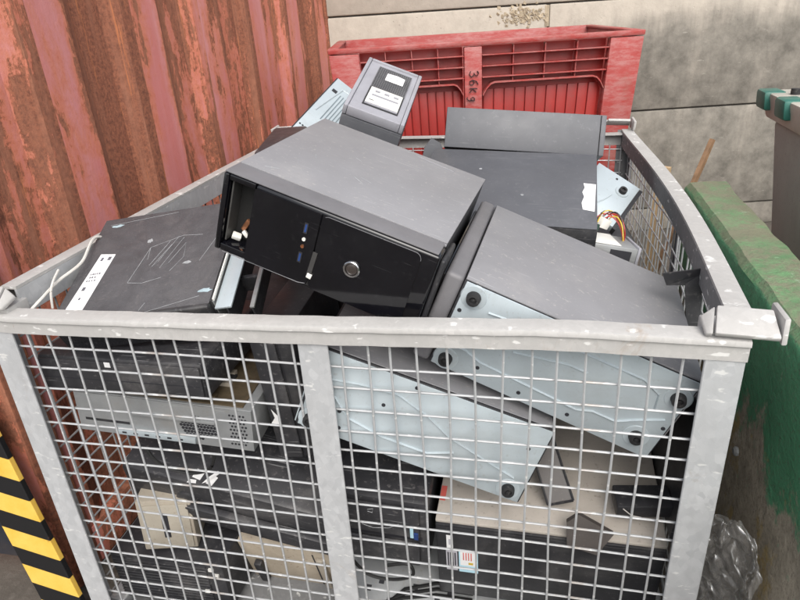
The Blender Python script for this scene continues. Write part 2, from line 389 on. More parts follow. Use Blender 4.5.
tag(bar, 'low concrete barrier with chipped green paint alongside the cage', 'barrier')
MB().lathe([(.011, 0), (.012, .006), (.007, .010)], Matrix.Translation((BX0 - .012, .33, .60)) @ Matrix.Rotation(R_(-90), 4, 'Y'), 10).build('bolt_head', SILVER, bar, True)

# ================================================================== MESH CAGE
cage = thing('mesh_cage', 'galvanised steel mesh cage full of scrapped computer cases', 'cage', W(0, 0, -ZO))
FX0, FX1, FY1 = -.03, 1.46, 1.68
SZ = ZO + .075                       # side rail top
def frz(x):                          # front rail top height: bent and sagging
    pts = [(-.05, .036), (.12, .037), (.45, .045), (.72, .052), (1.15, .066), (1.40, .062), (1.6, .062)]
    for (a, za), (b, zb) in zip(pts, pts[1:]):
        if a <= x <= b: return ZO + za + (zb - za) * (x - a) / (b - a)
    return ZO + .05
def sweep(name, prof, path, mat_, parent, smooth=True):
    """sweep an open strip profile (list of (out, up)) with the path giving (origin, outdir, updir)"""
    m = MB(); rows = []
    for o, a, b in path: rows.append([m.bm.verts.new(o + a * p + b * q) for p, q in prof])
    n = len(prof)
    for A, B in zip(rows, rows[1:]):
        for k in range(n): m.bm.faces.new((A[k], A[(k + 1) % n], B[(k + 1) % n], B[k]))
    m.bm.faces.new(rows[0][::-1]); m.bm.faces.new(rows[-1])
    return m.build(name, mat_, parent, smooth)
Zv = Vector((0, 0, 1))
# angle section: (out, up); outer face at out = 0, top at up = 0
def angle(wd, hg, t=.005, r=.006):
    return [(-wd, 0), (-r, 0), (-r * .3, -r * .3), (0, -r), (0, -t - .006), (-.0050, -t - .0085), (-.0055, -hg), (-.012, -hg), (-.012, -t - .004), (-wd, -t)]
path = []
for i in range(41):
    x = -.037 + (1.444 + .037) * i / 40
    path.append((Vector((x, -.032 - .004 * math.sin(math.pi * i / 40) + .0006 * math.sin(i * 1.7), frz(x) + .0005 * math.sin(i * 2.3))), Vector((0, -1, 0)), Zv))
sweep('front_rail', angle(.044, .041), path, GALV_RAIL, cage)
def bow(y): return .040 * math.sin(math.pi * min(1, max(0, (y + .1) / 1.75))) ** 1.2
path = [(Vector((FX1 + bow(y) - .002, y, SZ - .010 * math.sin(math.pi * y / 1.7))), Vector((1, 0, 0)), Zv) for y in [.035 + i * (FY1 - .04) / 30 for i in range(31)]]
sweep('side_rail', [(-.044, 0), (-.006, 0), (0, -.004), (0, -.060), (-.005, -.060), (-.005, -.007), (-.044, -.007)], path, GALV_RAIL, cage)
sweep('inner_flange', [(-.044, -.0075), (-.038, -.0075), (-.038, -.060), (-.044, -.060)], path, GALV_DARK, cage)  # right inner face: shade painted in by the darker steel colour
path = [(Vector((FX0 - .006 * math.sin(math.pi * y / 1.7), y, SZ)), Vector((-1, 0, 0)), Zv) for y in [.035 + i * (FY1 - .04) / 30 for i in range(31)]]
sweep('side_rail', [(-.044, 0), (-.006, 0), (0, -.004), (0, -.060), (-.005, -.060), (-.005, -.007), (-.044, -.007)], path, GALV_RAIL, cage)
sweep('inner_flange', [(-.044, -.0075), (-.038, -.0075), (-.038, -.068), (-.044, -.068)], path, GALV, cage)
path = [(Vector((FX0 + .04 + (FX1 - FX0 - .08) * i / 20, FY1, SZ - .012)), Vector((0, 1, 0)), Zv) for i in range(21)]
sweep('back_rail', angle(.045, .05), path, GALV_RAIL, cage)
# posts: angle iron, wide face to the front
def post(x0, x1, y, sgn, z1, name='post', mat_=GALV):
    m = MB()
    m.ext(x0, x1, min(y, y + sgn * .006), max(y, y + sgn * .006), .10, z1, .0015, 1)
    return m.build(name, mat_, cage)
post(-.037, .024, -.024, 1, ZO + .0)
MB().ext(-.037, -.031, -.017, .04, .10, ZO + .03).build('post_flange', GALV, cage)
post(1.381, 1.443, -.024, 1, ZO + .020)
MB().ext(1.437, 1.443, -.017, .04, .10, ZO + .03).build('post_flange', GALV, cage)
post(.669, .729, -.024, 1, ZO + .008, 'middle_post')
for x0, x1 in ((FX0, FX0 + .06), (FX1 - .06, FX1)):
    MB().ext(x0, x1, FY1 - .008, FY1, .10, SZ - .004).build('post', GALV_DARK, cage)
    xx = x0 if x0 < 0 else x1 - .006
    MB().ext(xx, xx + .006, FY1 - .065, FY1 - .009, .10, SZ - .066).build('post_flange', GALV_DARK, cage)
MB().ext(FX1 - .006 + bow(.8), FX1 + bow(.8), .80, .85, .1, SZ - .066).build('side_post', GALV_DARK, cage)
MB().ext(FX0, FX0 + .006, .80, .85, .1, SZ - .066).build('side_post', GALV_DARK, cage)
# lower frame, floor and feet
for (a, b, c, d) in ((FX0 + .002, FX1 - .002, -.029, .02), (FX0 + .002, FX1 - .002, FY1 - .05, FY1 - .001), (FX0 + .002, FX0 + .05, .022, FY1 - .052), (FX1 - .05, FX1 - .002, .022, FY1 - .052)):
    MB().ext(a, b, c, d, .099, .155, .003).build('bottom_rail', GALV, cage)
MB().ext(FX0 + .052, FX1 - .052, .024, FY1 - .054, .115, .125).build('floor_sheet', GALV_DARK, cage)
for x in (FX0 + .03, FX1 - .03):
    for y in (.01, FY1 - .03): MB().ext(x - .045, x + .045, y - .035, y + .035, 0, .097, .006).build('foot', GALV, cage)
# stacking brackets: bent plates on the corner tops
def plate(name, pts, th, parent, bev=.0028):
    """a bent-steel plate from a quad outline with thickness along th"""
    t_ = Vector(th); q = [Vector(p) for p in pts]
    return MB().hexa(q + [p + t_ for p in q], bev).build(name, GALV_RAIL, parent, True)
def bracket(x, y, sx, sy, z):
    """stacking cup: a sloping tongue over the rail end, a short cheek and an outer wing leaning outwards"""
    P = lambda a, b_, c_: (x + sx * a, y + sy * b_, z + c_)
    b = plate('corner_bracket', [P(-.036, -.032, .004), P(.060, -.034, .000), P(.058, .016, .026), P(-.026, .018, .030)], (0, -.005 * sy, .009), cage)
    plate('bracket_cheek', [P(-.048, -.026, .0), P(-.0385, -.031, .003), P(-.0285, .018, .029), P(-.050, .014, .012)], (0, -.004 * sy, .008), b)
    plate('bracket_wing', [P(.061, -.036, -.006), P(.063, -.026, .036), P(.067, .050, .030), P(.065, .044, -.004)], (.009 * sx, 0, .001), b)
bracket(1.422, .0, 1, 1, ZO + .064); bracket(FX0 + .010, .0, -1, 1, ZO + .046)
bracket(1.385, FY1 - .012, 1, -1, ZO + .082); bracket(FX0 + .05, FY1 - .012, -1, -1, ZO + .082)
MB().ext(-.034, .024, -.014, .045, ZO + .004, ZO + .046, .003).build('corner_block', GALV_RAIL, cage, True)
MB().ext(1.380, 1.441, -.014, .05, ZO + .018, ZO + .066, .003).build('corner_block', GALV_RAIL, cage, True)
# every wire of the welded mesh is a piece of its own
def wire_mesh(length, axis, seed, amp=.0022, n=14, r=.0025):
    rr = random.Random(seed); m = MB(); pts = []
    p1, p2, q1, q2 = [rr.uniform(0, 6.28) for _ in range(4)]; f1, f2 = rr.uniform(3, 6), rr.uniform(8, 14)
    for i in range(n + 1):
        t = i / n; w1 = amp * (math.sin(f1 * t + p1) + .45 * math.sin(f2 * t + p2)); w2 = amp * .8 * math.sin(f1 * .8 * t + q1)
        if axis == 'z': pts.append((w1, w2, -length * t))
        elif axis == 'x': pts.append((length * t, w2, w1))
        else: pts.append((w2, length * t, w1))
    return m.tube(pts, r, 6).mesh('wire', WIRE, True)
VW = [wire_mesh(.93, 'z', k, .0026) for k in range(6)]
HW = [wire_mesh(1.43, 'x', 20 + k, .0030, 24) for k in range(6)]
SW = [wire_mesh(1.62, 'y', 40 + k, .0035, 24) for k in range(5)]
rw = random.Random(21)
for i in range(0, 29):
    if i == 14 and False: continue
    inst('wire', VW[i % 6], cage, (.05 * i + rw.uniform(-.0022, .0022), -.0115 + rw.uniform(-.001, .001), ZO + .03))
for k in range(1, 19):
    w = inst('wire', HW[k % 6], cage, (-.005, -.0065, ZO - .05 * k + rw.uniform(-.0025, .0025)))
for k in range(0, 19):
    inst('wire', HW[(k + 3) % 6], cage, (-.005, FY1 - .012, ZO - .05 * k))
    inst('wire', SW[k % 5], cage, (FX0 + .012, .03, ZO - .05 * k + rw.uniform(-.004, .004)))
def swr(seed):                                     # bowed side wires for the bulging right-hand panel
    rr = random.Random(seed); a = rr.uniform(0, 6)
    return MB().tube([(bow(.03 + 1.62 * i / 24) + .003 * math.sin(a + i * .5), 1.62 * i / 24, .004 * math.sin(i * .4 + a)) for i in range(25)], .0025, 6).mesh('wire', WIRE, True)
SR = [swr(60 + k) for k in range(4)]
for k in range(0, 19): inst('wire', SR[k % 4], cage, (FX1 - .016, .03, ZO - .05 * k))
for i in range(0, 33):
    y = .05 + .05 * i
    inst('wire', VW[(i + 2) % 6], cage, (FX0 + .017, y, ZO + .02)); inst('wire', VW[(i + 4) % 6], cage, (FX1 - .011 + bow(y), y, ZO + .02))
for i in range(0, 29): inst('wire', VW[(i + 1) % 6], cage, (.05 * i + .02, FY1 - .017, ZO + .02))

# ================================================================== COMPUTER CASES
class Case:
    """a computer case: a posed Empty in its middle with parts built in its own axes"""
    def __init__(s, name, label, cat, ctr, rot, dims, group=None):
        s.a, s.b, s.c = dims; s.t = thing(name, label, cat, W(*ctr), rot, group)
        s.h = Vector((s.a / 2, s.b / 2, s.c / 2))
    def fr(s, face, u, v, h=0.):
        a, b, c = s.h
        x = lambda t: (2 * t - 1)
        return {'+z': Vector((x(u) * a, x(v) * b, c + h)), '-z': Vector((x(u) * a, x(v) * b, -c - h)),
                '-y': Vector((x(u) * a, -b - h, x(v) * c)), '+y': Vector((x(u) * a, b + h, x(v) * c)),
                '+x': Vector((a + h, x(u) * b, x(v) * c)), '-x': Vector((-a - h, x(u) * b, x(v) * c))}[face]
    def slab(s, name, mat_, face, u0, u1, v0, v1, h0, h1, bev=0., parent=None, mb=None, smooth=True):
        p, q = s.fr(face, u0, v0, h0), s.fr(face, u1, v1, h1)
        lo = [min(a, b) for a, b in zip(p, q)]; hi = [max(a, b) for a, b in zip(p, q)]
        m = mb or MB(); m.ext(lo[0], hi[0], lo[1], hi[1], lo[2], hi[2], bev)
        if mb is None: return m.build(name, mat_, parent or s.t, smooth and bev > 0)
    def axis(s, face, u, v, h=0.):
        rot = {'+z': Matrix.Identity(4), '-z': Matrix.Rotation(math.pi, 4, 'X'), '-y': Matrix.Rotation(math.pi / 2, 4, 'X'), '+y': Matrix.Rotation(-math.pi / 2, 4, 'X'),
               '+x': Matrix.Rotation(math.pi / 2, 4, 'Y'), '-x': Matrix.Rotation(-math.pi / 2, 4, 'Y')}[face]
        return Matrix.Translation(s.fr(face, u, v, h)) @ rot
    def disc(s, name, mat_, face, u, v, prof, parent=None, n=18):
        return MB().lathe(prof, s.axis(face, u, v), n).build(name, mat_, parent or s.t, True)
    def body(s, mat_, bev=.004, name='chassis', x0=0., x1=0., y0=0., y1=0., z0=0., z1=0.):
        a, b, c = s.h
        return MB().ext(-a + x0, a - x1, -b + y0, b - y1, -c + z0, c - z1, bev).build(name, mat_, s.t, True)
    def line(s, name, mat_, face, uv, r=.0011, h=.0002, parent=None, flat=1.):
        return MB().tube([s.fr(face, u, v, h) for u, v in uv], r, 5, flat).build(name, mat_, parent or s.t, True)
    def foot(s, face, u, v, r=.017):
        f = s.disc('foot', RUBBER, face, u, v, [(r * 1.05, 0), (r, .004), (r * .92, .013), (r * .55, .014), (r * .5, .008), (r * .2, .008), (r * .18, .011)])
        return f
    def vents(s, name, face, u0, u1, v0, v1, nu, nv, r, mat_=INK, skip=None, parent=None, h=0.):
        m = MB()
        for i in range(nu):
            for j in range(nv):
                u = u0 + (u1 - u0) * (i + .5 * (j % 2)) / max(1, nu - .5); v = v0 + (v1 - v0) * j / max(1, nv - 1)
                if skip and skip((u - u0) / (u1 - u0), (v - v0) / (v1 - v0)): continue
                m.lathe([(r, -.0005), (r, .0006)], s.axis(face, u, v, h), 6)
        return m.build(name, mat_, parent or s.t)

# --- glossy black tower on top of the heap
T = Case('computer_tower', 'gloss black computer tower with empty bay and chrome power button on top of heap', 'computer',
         (.733, .2766, .1743), M3(((.936, .0793, .343), (-.0669, .9966, -.048), (-.3457, .022, .9381))), (.4288, .4706, .1666))
a, b, c = T.h
T.body(BLACK_MATTE, .003, y0=.075, z1=.003, x0=.004, x1=.004)
sp = T.slab('side_panel', BLACK_PANEL, '+z', .006, .994, .118, .997, -.0025, .0015, .0012)
for q_ in ([(.60, .955), (.82, .93)], [(.10, .10 + .06), (.16, .19)], [(.36, .62), (.40, .60)], [(.44, .40), (.50, .36)], [(.47, .42), (.53, .40)], [(.20, .48), (.22, .44)]):
    T.line('scuff', CHALK if q_[0][0] < .59 else BLACK_PANEL, '+z', q_, .0010 if q_[0][0] < .59 else .0022, .0016, sp, .4)
T.slab('panel_lip', BLACK_PANEL, '+z', .006, .994, .105, .1165, -.006, -.0012, .001, parent=sp)
# bezel: built round a real open drive bay
m = MB()
y0, y1 = -b, -b + .048
bx0, bx1 = -a + .012, -a + .066                      # bay opening
m.ext(-a, bx0, y0, y1, -c, c - .0045, .004)
m.ext(bx0 + .0005, bx1 - .0005, y0 + .001, y1, c - .016, c - .0050, .002)
m.ext(bx0 + .0005, bx1 - .0005, y0 + .001, y1, -c + .0005, -c + .016, .002)
m.ext(bx1, a - .0, y0, y1, -c - .004, c - .0045, .006, 3)
bz = m.build('bezel', BLACK_GLOSS, T.t, True)
CAPM = paint('charcoal_plastic', (.15, .147, .155), .5, var=.15, dirt=(.2, .19, .19), dirt_amt=.3)
MB().ext(-a + .001, a - .006, y0 + .003, y1 + .0255, c - .0042, c - .0008, .0014).build('bezel_cap', CAPM, bz, True)
MB().ext(-a + .003, a - .005, y1 + .0006, y1 + .0250, c - .016, c - .0048, .001).build('bezel_edge', BLACK_MATTE, bz, True)
MB().ext(bx0 - .006, bx1 + .006, y1 + .0005, y1 + .025, -c + .006, c - .016).build('bay_recess', paint('dark_cavity', (.012, .012, .012), .8), T.t)
m = MB(); m.ext(bx0 + .003, bx0 + .006, y0 + .012, y1, -c + .020, c - .022); m.build('bay_rail', paint('dull_rail', (.09, .088, .085), .5, .3), T.t)
MB().box((bx0 + .018, y0 + .030, -c + .026), (.018, .014, .010), eul(20, 12, 25), .002).build('broken_clip', WHITE_PLASTIC, T.t, True)
MB().box((bx0 + .034, y0 + .034, -c + .036), (.015, .010, .008), eul(-14, 42, 10), .002).build('broken_clip', WHITE_PLASTIC, T.t, True)
MB().box((bx0 + .030, y0 + .040, -c + .052), (.010, .008, .030), eul(8, 24, 0), .002).build('broken_clip', COPPER, T.t, True)
# raised glossy door, its edge highlight painted as a thin grey line
dm = MB(); pts = []
def rr_poly(u0, u1, v0, v1, r, n=5):
    out = []
    for (cu, cv, a0) in ((u1 - r, v1 - r, 0), (u0 + r, v1 - r, 90), (u0 + r, v0 + r, 180), (u1 - r, v0 + r, 270)):
        for k in range(n + 1):
            t = R_(a0 + 90 * k / n); out.append((cu + r * math.cos(t), cv + r * math.sin(t)))
    return out
pp = rr_poly(-.0105, a - .032, -c + .000, c - .010, .013)
dm.poly([Vector((x, y0 - .0005, z)) for x, z in pp], (0, -.0045, 0))
door = dm.build('bezel_door', BLACK_GLOSS, T.t)
EDGE = paint('edge_highlight_grey', (.16, .16, .17), .4)  # pale grey standing for the highlight along the bezel edges
MB().tube([Vector((x, y0 - .0048, z)) for x, z in pp[:9]], .0006, 5).build('edge_highlight', EDGE, door, True)
pq = rr_poly(-a + .068, -.0135, -c + .004, c - .010, .004)
lp = MB().poly([Vector((x, y0 - .0005, z)) for x, z in pq], (0, -.0045, 0)).build('bay_panel', BLACK_GLOSS, T.t)
MB().tube([Vector((-a + .020, y0 - .002, -c + .002)), Vector((-.03, y0 - .0050, -c + .0035)), Vector((-.016, y0 - .0050, -c + .007))], .0009, 5).build('edge_highlight', EDGE, lp, True)  # bottom lip line, its highlight put into the colour
def fy(x, z, h): return Matrix.Translation((x, y0 - .0050 - h, z)) @ Matrix.Rotation(math.pi / 2, 4, 'X')
bt = MB().lathe([(.0165, 0), (.0165, .003), (.0150, .0045), (.0125, .0040), (.0115, .0010), (.0115, .0)], fy(.066, -.008, 0), 28).build('power_button', CHROME, T.t, True)
MB().lathe([(.0112, 0), (.0112, .0008), (.009, .0022), (.004, .0026)], fy(.066, -.008, .0004), 24).build('button_cap', paint('button_brown', (.06, .05, .045), .25, .3), bt, True)
for z, mm_, nm in ((.036, BLUE_PORT, 'usb_port'), (-.026, BLUE_PORT, 'usb_port')):
    MB().ext(-.0385, -.0350, y0 - .0062, y0 - .0052, z - .008, z + .008).build(nm, mm_, T.t)
    MB().ext(-.0405, -.0330, y0 - .0059, y0 - .0052, z - .011, z + .011).build('port_surround', INK, T.t)
for z in (.013, -.002): MB().lathe([(.0035, 0), (.0035, .002), (.0016, .002), (.0016, .0005)], fy(-.036, z, 0), 14).build('audio_jack', WHITE_PLASTIC if z > 0 else COPPER, T.t, True)
MB().box((-.010, y0 - .006, -.030), (.009, .002, .052), eul(0, 4, 0)).build('latch_slot', paint('slot_grey', (.045, .043, .042), .6), T.t)
MB().box((-.010, y0 - .007, -.056), (.010, .004, .010), eul(0, 10, 0), .001).build('broken_latch', WHITE_PLASTIC, T.t, True)
# rounded foot end of the bezel
MB().ext(a + .0005, a + .010, y0 + .006, y1 + .05, -c + .004, c - .012, .0045, 3).build('bezel_end', BLACK_MATTE, T.t, True)

# --- tower with pale steel base and feet, on the right behind the mesh
def base_panel(T, beads, feet, holes, mat_=BLUE_STEEL, u0=.01, v0=.01):
    bp = T.slab('base_panel', mat_, '-y', u0, 1 - .008, v0, 1 - .012, .0, .003, .0015)
    for poly_ in beads:
        T.line('pressed_bead', mat_, '-y', poly_, .0046, .0022, bp, .38)
    for (u, v) in holes:
        T.disc('screw_hole', INK, '-y', u, v, [(.0042, .0), (.0042, .0036)], bp, 10)
    for (u, v) in feet:
        T.disc('foot_dish', mat_, '-y', u, v, [(.026, .001), (.024, .0040), (.017, .0044), (.008, .0036)], bp, 22)
        MB().lathe([(.0140, .0035), (.0135, .009), (.0125, .016), (.0075, .017), (.0065, .011), (.003, .011), (.003, .014)], T.axis('-y', u, v), 20).build('foot', RUBBER, bp, True)
    return bp
T = Case('computer_tower', 'dark grey tower tipped so its pale steel base with black feet faces the mesh', 'computer',
         (1.166, .262, -.060), M3(((.9202, .0578, .3872), (-.0474, .9982, -.0362), (-.3886, .015, .9213))), (.4600, .4300, .1980))
T.body(BLACK_MATTE, .003, z1=.003)
sp = T.slab('side_panel', BLACK_PANEL, '+z', .004, .997, .006, .997, -.0025, .0015, .0012)
T.slab('panel_fold', BLACK_PANEL, '+x', .01, .99, .3, .985, .0005, .003, .001, parent=sp)
for k, (u, v, l) in enumerate(((.93, .25, .16), (.905, .20, .13), (.955, .30, .10), (.88, .16, .08))):
    T.line('dent_crease', BLACK_PANEL, '+z', [(u - .03, v + l), (u - .008, v + l * .5), (u + .012, v)], .0030, .0012, sp, .35)
base_panel(T, [[(.04, .30), (.12, .30), (.20, .24), (.64, .20), (.70, .26), (.80, .26), (.86, .36), (.96, .50)],
               [(.14, .78), (.24, .80), (.30, .72), (.40, .72), (.46, .80), (.80, .80), (.88, .72), (.90, .56)],
               [(.30, .50), (.52, .62), (.60, .62)]],
           [(.062, .86), (.062, .12), (.952, .76), (.905, .20)], [(.03, .68), (.20, .17), (.40, .10), (.62, .1), (.975, .40)])
m = MB(); a, b, c = T.h
m.ext(-a - .036, -a - .001, -b - .002, b + .002, -c - .003, c + .0005, .009, 3)
bz = m.build('bezel', paint('charcoal_plastic', (.17, .167, .175), .5, var=.15, dirt=(.2, .19, .19), dirt_amt=.3), T.t, True)
MB().ext(-a - .042, -a - .0365, -b + .03, b - .03, -c + .02, c - .02, .004, 2).build('bezel_door', BLACK_GLOSS, bz, True)

# --- lower tower with pale steel base
T = Case('computer_tower', 'black tower wedged low with pale steel base panel, single foot showing below', 'computer',
         (.8758, .223, -.206), M3(((.9282, -.087, .3617), (.0561, .9939, .0952), (-.3678, -.0681, .9274))), (.4900, .4200, .1890))
T.body(BLACK_MATTE, .003)
base_panel(T, [[(.05, .66), (.20, .74), (.36, .78), (.50, .66), (.62, .50), (.74, .42), (.93, .30)],
               [(.12, .50), (.20, .30), (.36, .22), (.56, .22), (.66, .34)]],
           [(.93, .14), (.055, .12)], [(.93, .70), (.32, .60), (.16, .34), (.18, .14), (.42, .93)])
T.slab('base_flange', BLUE_STEEL, '-x', .0, .12, .02, .98, .0, .003, .001)
T.slab('side_panel', BLACK_PANEL, '+z', .01, .99, .01, .99, .0005, .0025, .001)

# --- flat black case with long white label, left
T = Case('desktop_case', 'flat black case with long white label and chalky scribble beside the container', 'computer',
         (.2188, .2500, .0212), M3(((.9849, -.1584, -.0703), (.1301, .9438, -.304), (.1145, .2902, .9501))) @ eul(3.2, 0, 0), (.375, .375, .090))
a, b, c = T.h
T.body(BLACK_MATTE, .003, z1=.002, y0=.02)
top = T.slab('top_cover', BLACK_TEX, '+z', 0, .996, .03, 1, -.002, .0015, .0012)
T.slab('side_cover', SILVER, '+x', .06, .99, .06, .94, .0, .0022, .001)
T.slab('side_lip', WHITE_PLASTIC, '+x', .06, .99, .93, 1.01, .0023, .006, .001)
T.slab('steel_flange', BLUE_STEEL, '+x', .02, .80, .80, .86, .0065, .044, .001)
T.slab('inner_wall', BLACK_MATTE, '+x', .02, .80, .1, .78, .030, .034, .001)
T.slab('steel_strip', SILVER, '+x', .02, .70, .70, .76, .082, .092, .001)
T.slab('strip_web', BLACK_MATTE, '+x', .02, .70, .20, .68, .084, .088, .001)
T.slab('cross_web', BLACK_MATTE, '+x', .30, .33, .20, .65, .0345, .0835, .001)
fb = MB().ext(-a + .002, a - .002, -b, -b + .019, -c + .002, c + .001, .006, 3).build('bezel', BLACK_MATTE, T.t, True)
T.vents('bezel_grille', '-y', .04, .94, .15, .85, 44, 8, .0026, parent=fb)
# label parallelogram: long strip running back to front along the left edge
def on(u, v, h=.0018): return T.fr('+z', u, v, h)
lb = MB().poly([on(.055, .10), on(.175, .08), on(.215, .60), on(.105, .62)], (0, 0, .0006)).build('paper_label', PAPER, T.t)
PRN = paint('label_print', (.12, .12, .14), .6); rp = random.Random(8)
for (v, us, w, hh) in ((.55, (.02, .075), .022, .030), (.42, (.012, .028, .044, .060, .076), .010, .012), (.39, (.020, .036, .058), .011, .012), (.36, (.012, .03, .05, .07), .010, .010), (.28, (.02,), .03, .03), (.20, (.04,), .016, .016)):
    for u_ in us:
        uu = .064 + .045 * (v - .10) / .5 + u_ * .9; w_ = w * rp.uniform(.7, 1.1)
        MB().poly([on(uu, v, .0025), on(uu + w_, v - .003, .0025), on(uu + w_ + .003, v + hh, .0025), on(uu + .003, v + hh + .003, .0025)], (0, 0, .0003)).build('printed_mark', PRN, lb)
for pl in ([(.40, .30), (.455, .62), (.66, .70), (.80, .68)], [(.40, .30), (.50, .28), (.62, .31)], [(.455, .62), (.47, .50)],
           [(.50, .44), (.58, .66), (.63, .70), (.55, .46), (.52, .42), (.60, .62), (.67, .68), (.58, .40), (.63, .44), (.70, .62), (.72, .48), (.66, .36)],
           [(.84, .42), (.93, .72), (.95, .78)], [(.90, .68), (.92, .80)], [(.56, .04), (.58, .10)], [(.60, .02), (.80, .07), (.92, .10)], [(.06, .93), (.55, .97)]):
    T.line('scribble', CHALK, '+z', pl, .00055, .0017, top, .5)
def blotch(u, v, ru, rv, mat_, seed, name='scuff'):
    rr = random.Random(seed)
    pts = [on(u + ru * math.cos(t) * rr.uniform(.6, 1.1), v + rv * math.sin(t) * rr.uniform(.5, 1.1), .0017) for t in [6.283 * k / 14 for k in range(14)]]
    MB().poly(pts, (0, 0, .0004)).build(name, mat_, top)
SCUFF_BLUE = paint('scuffed_to_steel', (.36, .46, .50), .5, var=.3, sc=40)
blotch(.12, .91, .055, .018, SCUFF_BLUE, 1); blotch(.945, .14, .045, .022, SCUFF_BLUE, 2); blotch(.43, .69, .022, .025, CHALK, 3); blotch(.76, .42, .035, .016, CHALK, 4)

# --- small tower at the back with its front turned up
T = Case('computer_tower', 'small grey tower standing with mesh front and white drive bays facing up', 'computer',
         (.5657, 1.0357, .2063), M3(((.9166, -.0164, .3994), (.1214, .9634, -.2391), (-.3808, .2676, .8851))), (.1862, .3691, .2988))
a, b, c = T.h
T.body(SLATE, .003, z1=.032)
fr_ = MB()
fr_.ext(-a, -a + .012, -b, b, c - .03, c, .003); fr_.ext(a - .012, a, -b, b, c - .03, c, .003)
fr_.ext(-a + .0125, a - .0125, -b, -b + .014, c - .03, c - .0003, .003); fr_.ext(-a + .0125, a - .0125, b - .012, b, c - .03, c - .0003, .003)
bz = fr_.build('bezel_frame', GREY_PLASTIC, T.t, True)
MB().ext(-a + .013, a - .013, -b + .015, b - .013, c - .03, c - .006).build('bezel_face', GREY_PLASTIC, T.t)
ms = T.slab('mesh_front', paint('grille_black', (.03, .03, .032), .5), '+z', .24, .84, .14, .90, -.0058, -.0035)
mm = MB()
for i in range(17): T.slab('', None, '+z', .245 + .59 * i / 16, .252 + .59 * i / 16, .47, .895, -.0034, -.0018, mb=mm)
for j in range(20): T.slab('', None, '+z', .242, .838, .475 + .415 * j / 19, .480 + .415 * j / 19, -.0034, -.0022, mb=mm)
mm.build('grille_bars', paint('grille_bar_grey', (.16, .16, .17), .5), ms)
dr = T.slab('drive_fascia', WHITE_PLASTIC, '+z', .27, .82, .175, .455, -.0034, .001, .001)
for u in (.36, .52, .68): T.slab('drive_button', GREY_PLASTIC, '+z', u, u + .08, .375, .40, .0012, .0025, parent=dr)
T.slab('disc_slot', GREY_PLASTIC, '+z', .33, .78, .30, .325, .0012, .002, parent=dr)
T.slab('drive_mark', INK, '+z', .32, .40, .215, .225, .0012, .0016, parent=dr)
T.slab('lower_strip', GREY_PLASTIC, '+z', .27, .82, .15, .17, -.0034, .0, .0005)
lb = MB().poly([T.fr('+z', *q, -.0012) for q in ((.42, .66), (.74, .66), (.74, .80), (.60, .815), (.42, .80))], (0, 0, .0006)).build('paper_label', PAPER, T.t)
for u in (.49, .60, .70): T.slab('printed_mark', STK_GREY, '+z', u, u + .03, .71, .74, -.0004, .0, parent=lb)

# --- pale steel panel with slots behind it
T = Case('steel_panel', 'pale slotted steel case panel leaning behind the small grey tower', 'case panel',
         (.3365, 1.2676, .1908), M3(((.7683, .2466, .5907), (.0463, .899, -.4355), (-.6384, .3619, .6793))), (.1653, .3846, .06))
T.body(BLUE_STEEL, .002)
T.slab('dark_side', BLACK_MATTE, '-x', 0, 1, .0, .97, .0005, .004)
T.slab('grip_hole', INK, '+z', .08, .20, .80, .84, .0003, .001)
for k in range(7): T.slab('vent_slot', paint('slot_shadow', (.16, .20, .22), .5), '+z', .30 + .075 * k, .325 + .075 * k, .40, .82, .0003, .001)
T.vents('punched_holes', '+z', .06, .50, .08, .20, 7, 3, .004)
T.line('rolled_edge', BLUE_STEEL, '+z', [(.10, .46), (.26, .90), (.95, .94)], .004, .001, None, .5)

# --- back right: slate case lying flat and slim one behind it
T = Case('desktop_case', 'broad slate grey case lying flat with torn white paper on its edge', 'computer',
         (1.0134, .7157, .0291), M3(((.9984, .045, .0351), (-.0362, .9752, -.2185), (-.0441, .2169, .9752))), (.4739, .4056, .18))
T.body(BLACK_MATTE, .003, z1=.002)
top = T.slab('side_panel', SLATE, '+z', .002, .998, .002, .998, -.0015, .002, .0012)
MB().poly([T.fr('+z', *q, .0022) for q in ((.925, .22), (.985, .20), (.992, .55), (.925, .56), (.932, .50), (.920, .44), (.930, .38), (.918, .30))], (0, 0, .0006)).build('torn_paper', PAPER, T.t)
for q in ((.33, .70, .012), (.60, .36, .012), (.13, .56, .006), (.17, .50, .005)):
    rr = random.Random(int(q[0] * 100))
    MB().poly([T.fr('+z', q[0] + q[2] * math.cos(t) * rr.uniform(.5, 1.1), q[1] + q[2] * math.sin(t) * rr.uniform(.5, 1.1), .0022) for t in [6.283 * k / 9 for k in range(9)]], (0, 0, .0004)).build('scuff', CHALK, top)
T = Case('desktop_case', 'slim slate grey case propped upright against the back of the cage', 'computer',
         (1.0346, 1.1301, .1385), M3(((.9925, .0509, .1115), (.0824, .3964, -.9144), (-.0907, .9167, .3892))), (.4783, .1202, .34))
T.body(BLACK_MATTE, .003, z1=.002)
T.slab('front_panel', SLATE, '+z', .002, .962, .002, .998, -.0015, .003, .0012)
T.slab('end_strip', SLATE, '+z', .967, .998, .002, .998, -.0015, .003, .0012)
T.slab('top_panel', SLATE, '+y', .004, .996, .01, .985, .0005, .002)
# loose bracket plate poking up at its left end
m = MB(); pts = [(0, 0), (.06, 0), (.075, .05), (.06, .085), (.03, .10), (.01, .07)]
m.poly([Vector((x, 0, z)) for x, z in pts], (0, .012, 0))
pl = m.build('grey_lever', SLATE, None); pl.matrix_world = Matrix.Translation(W(.735, .93, .10)) @ eul(-8, 6, 10).to_4x4()
tag(pl, 'curved grey plastic lever beside the broad slate grey case', 'plastic part')

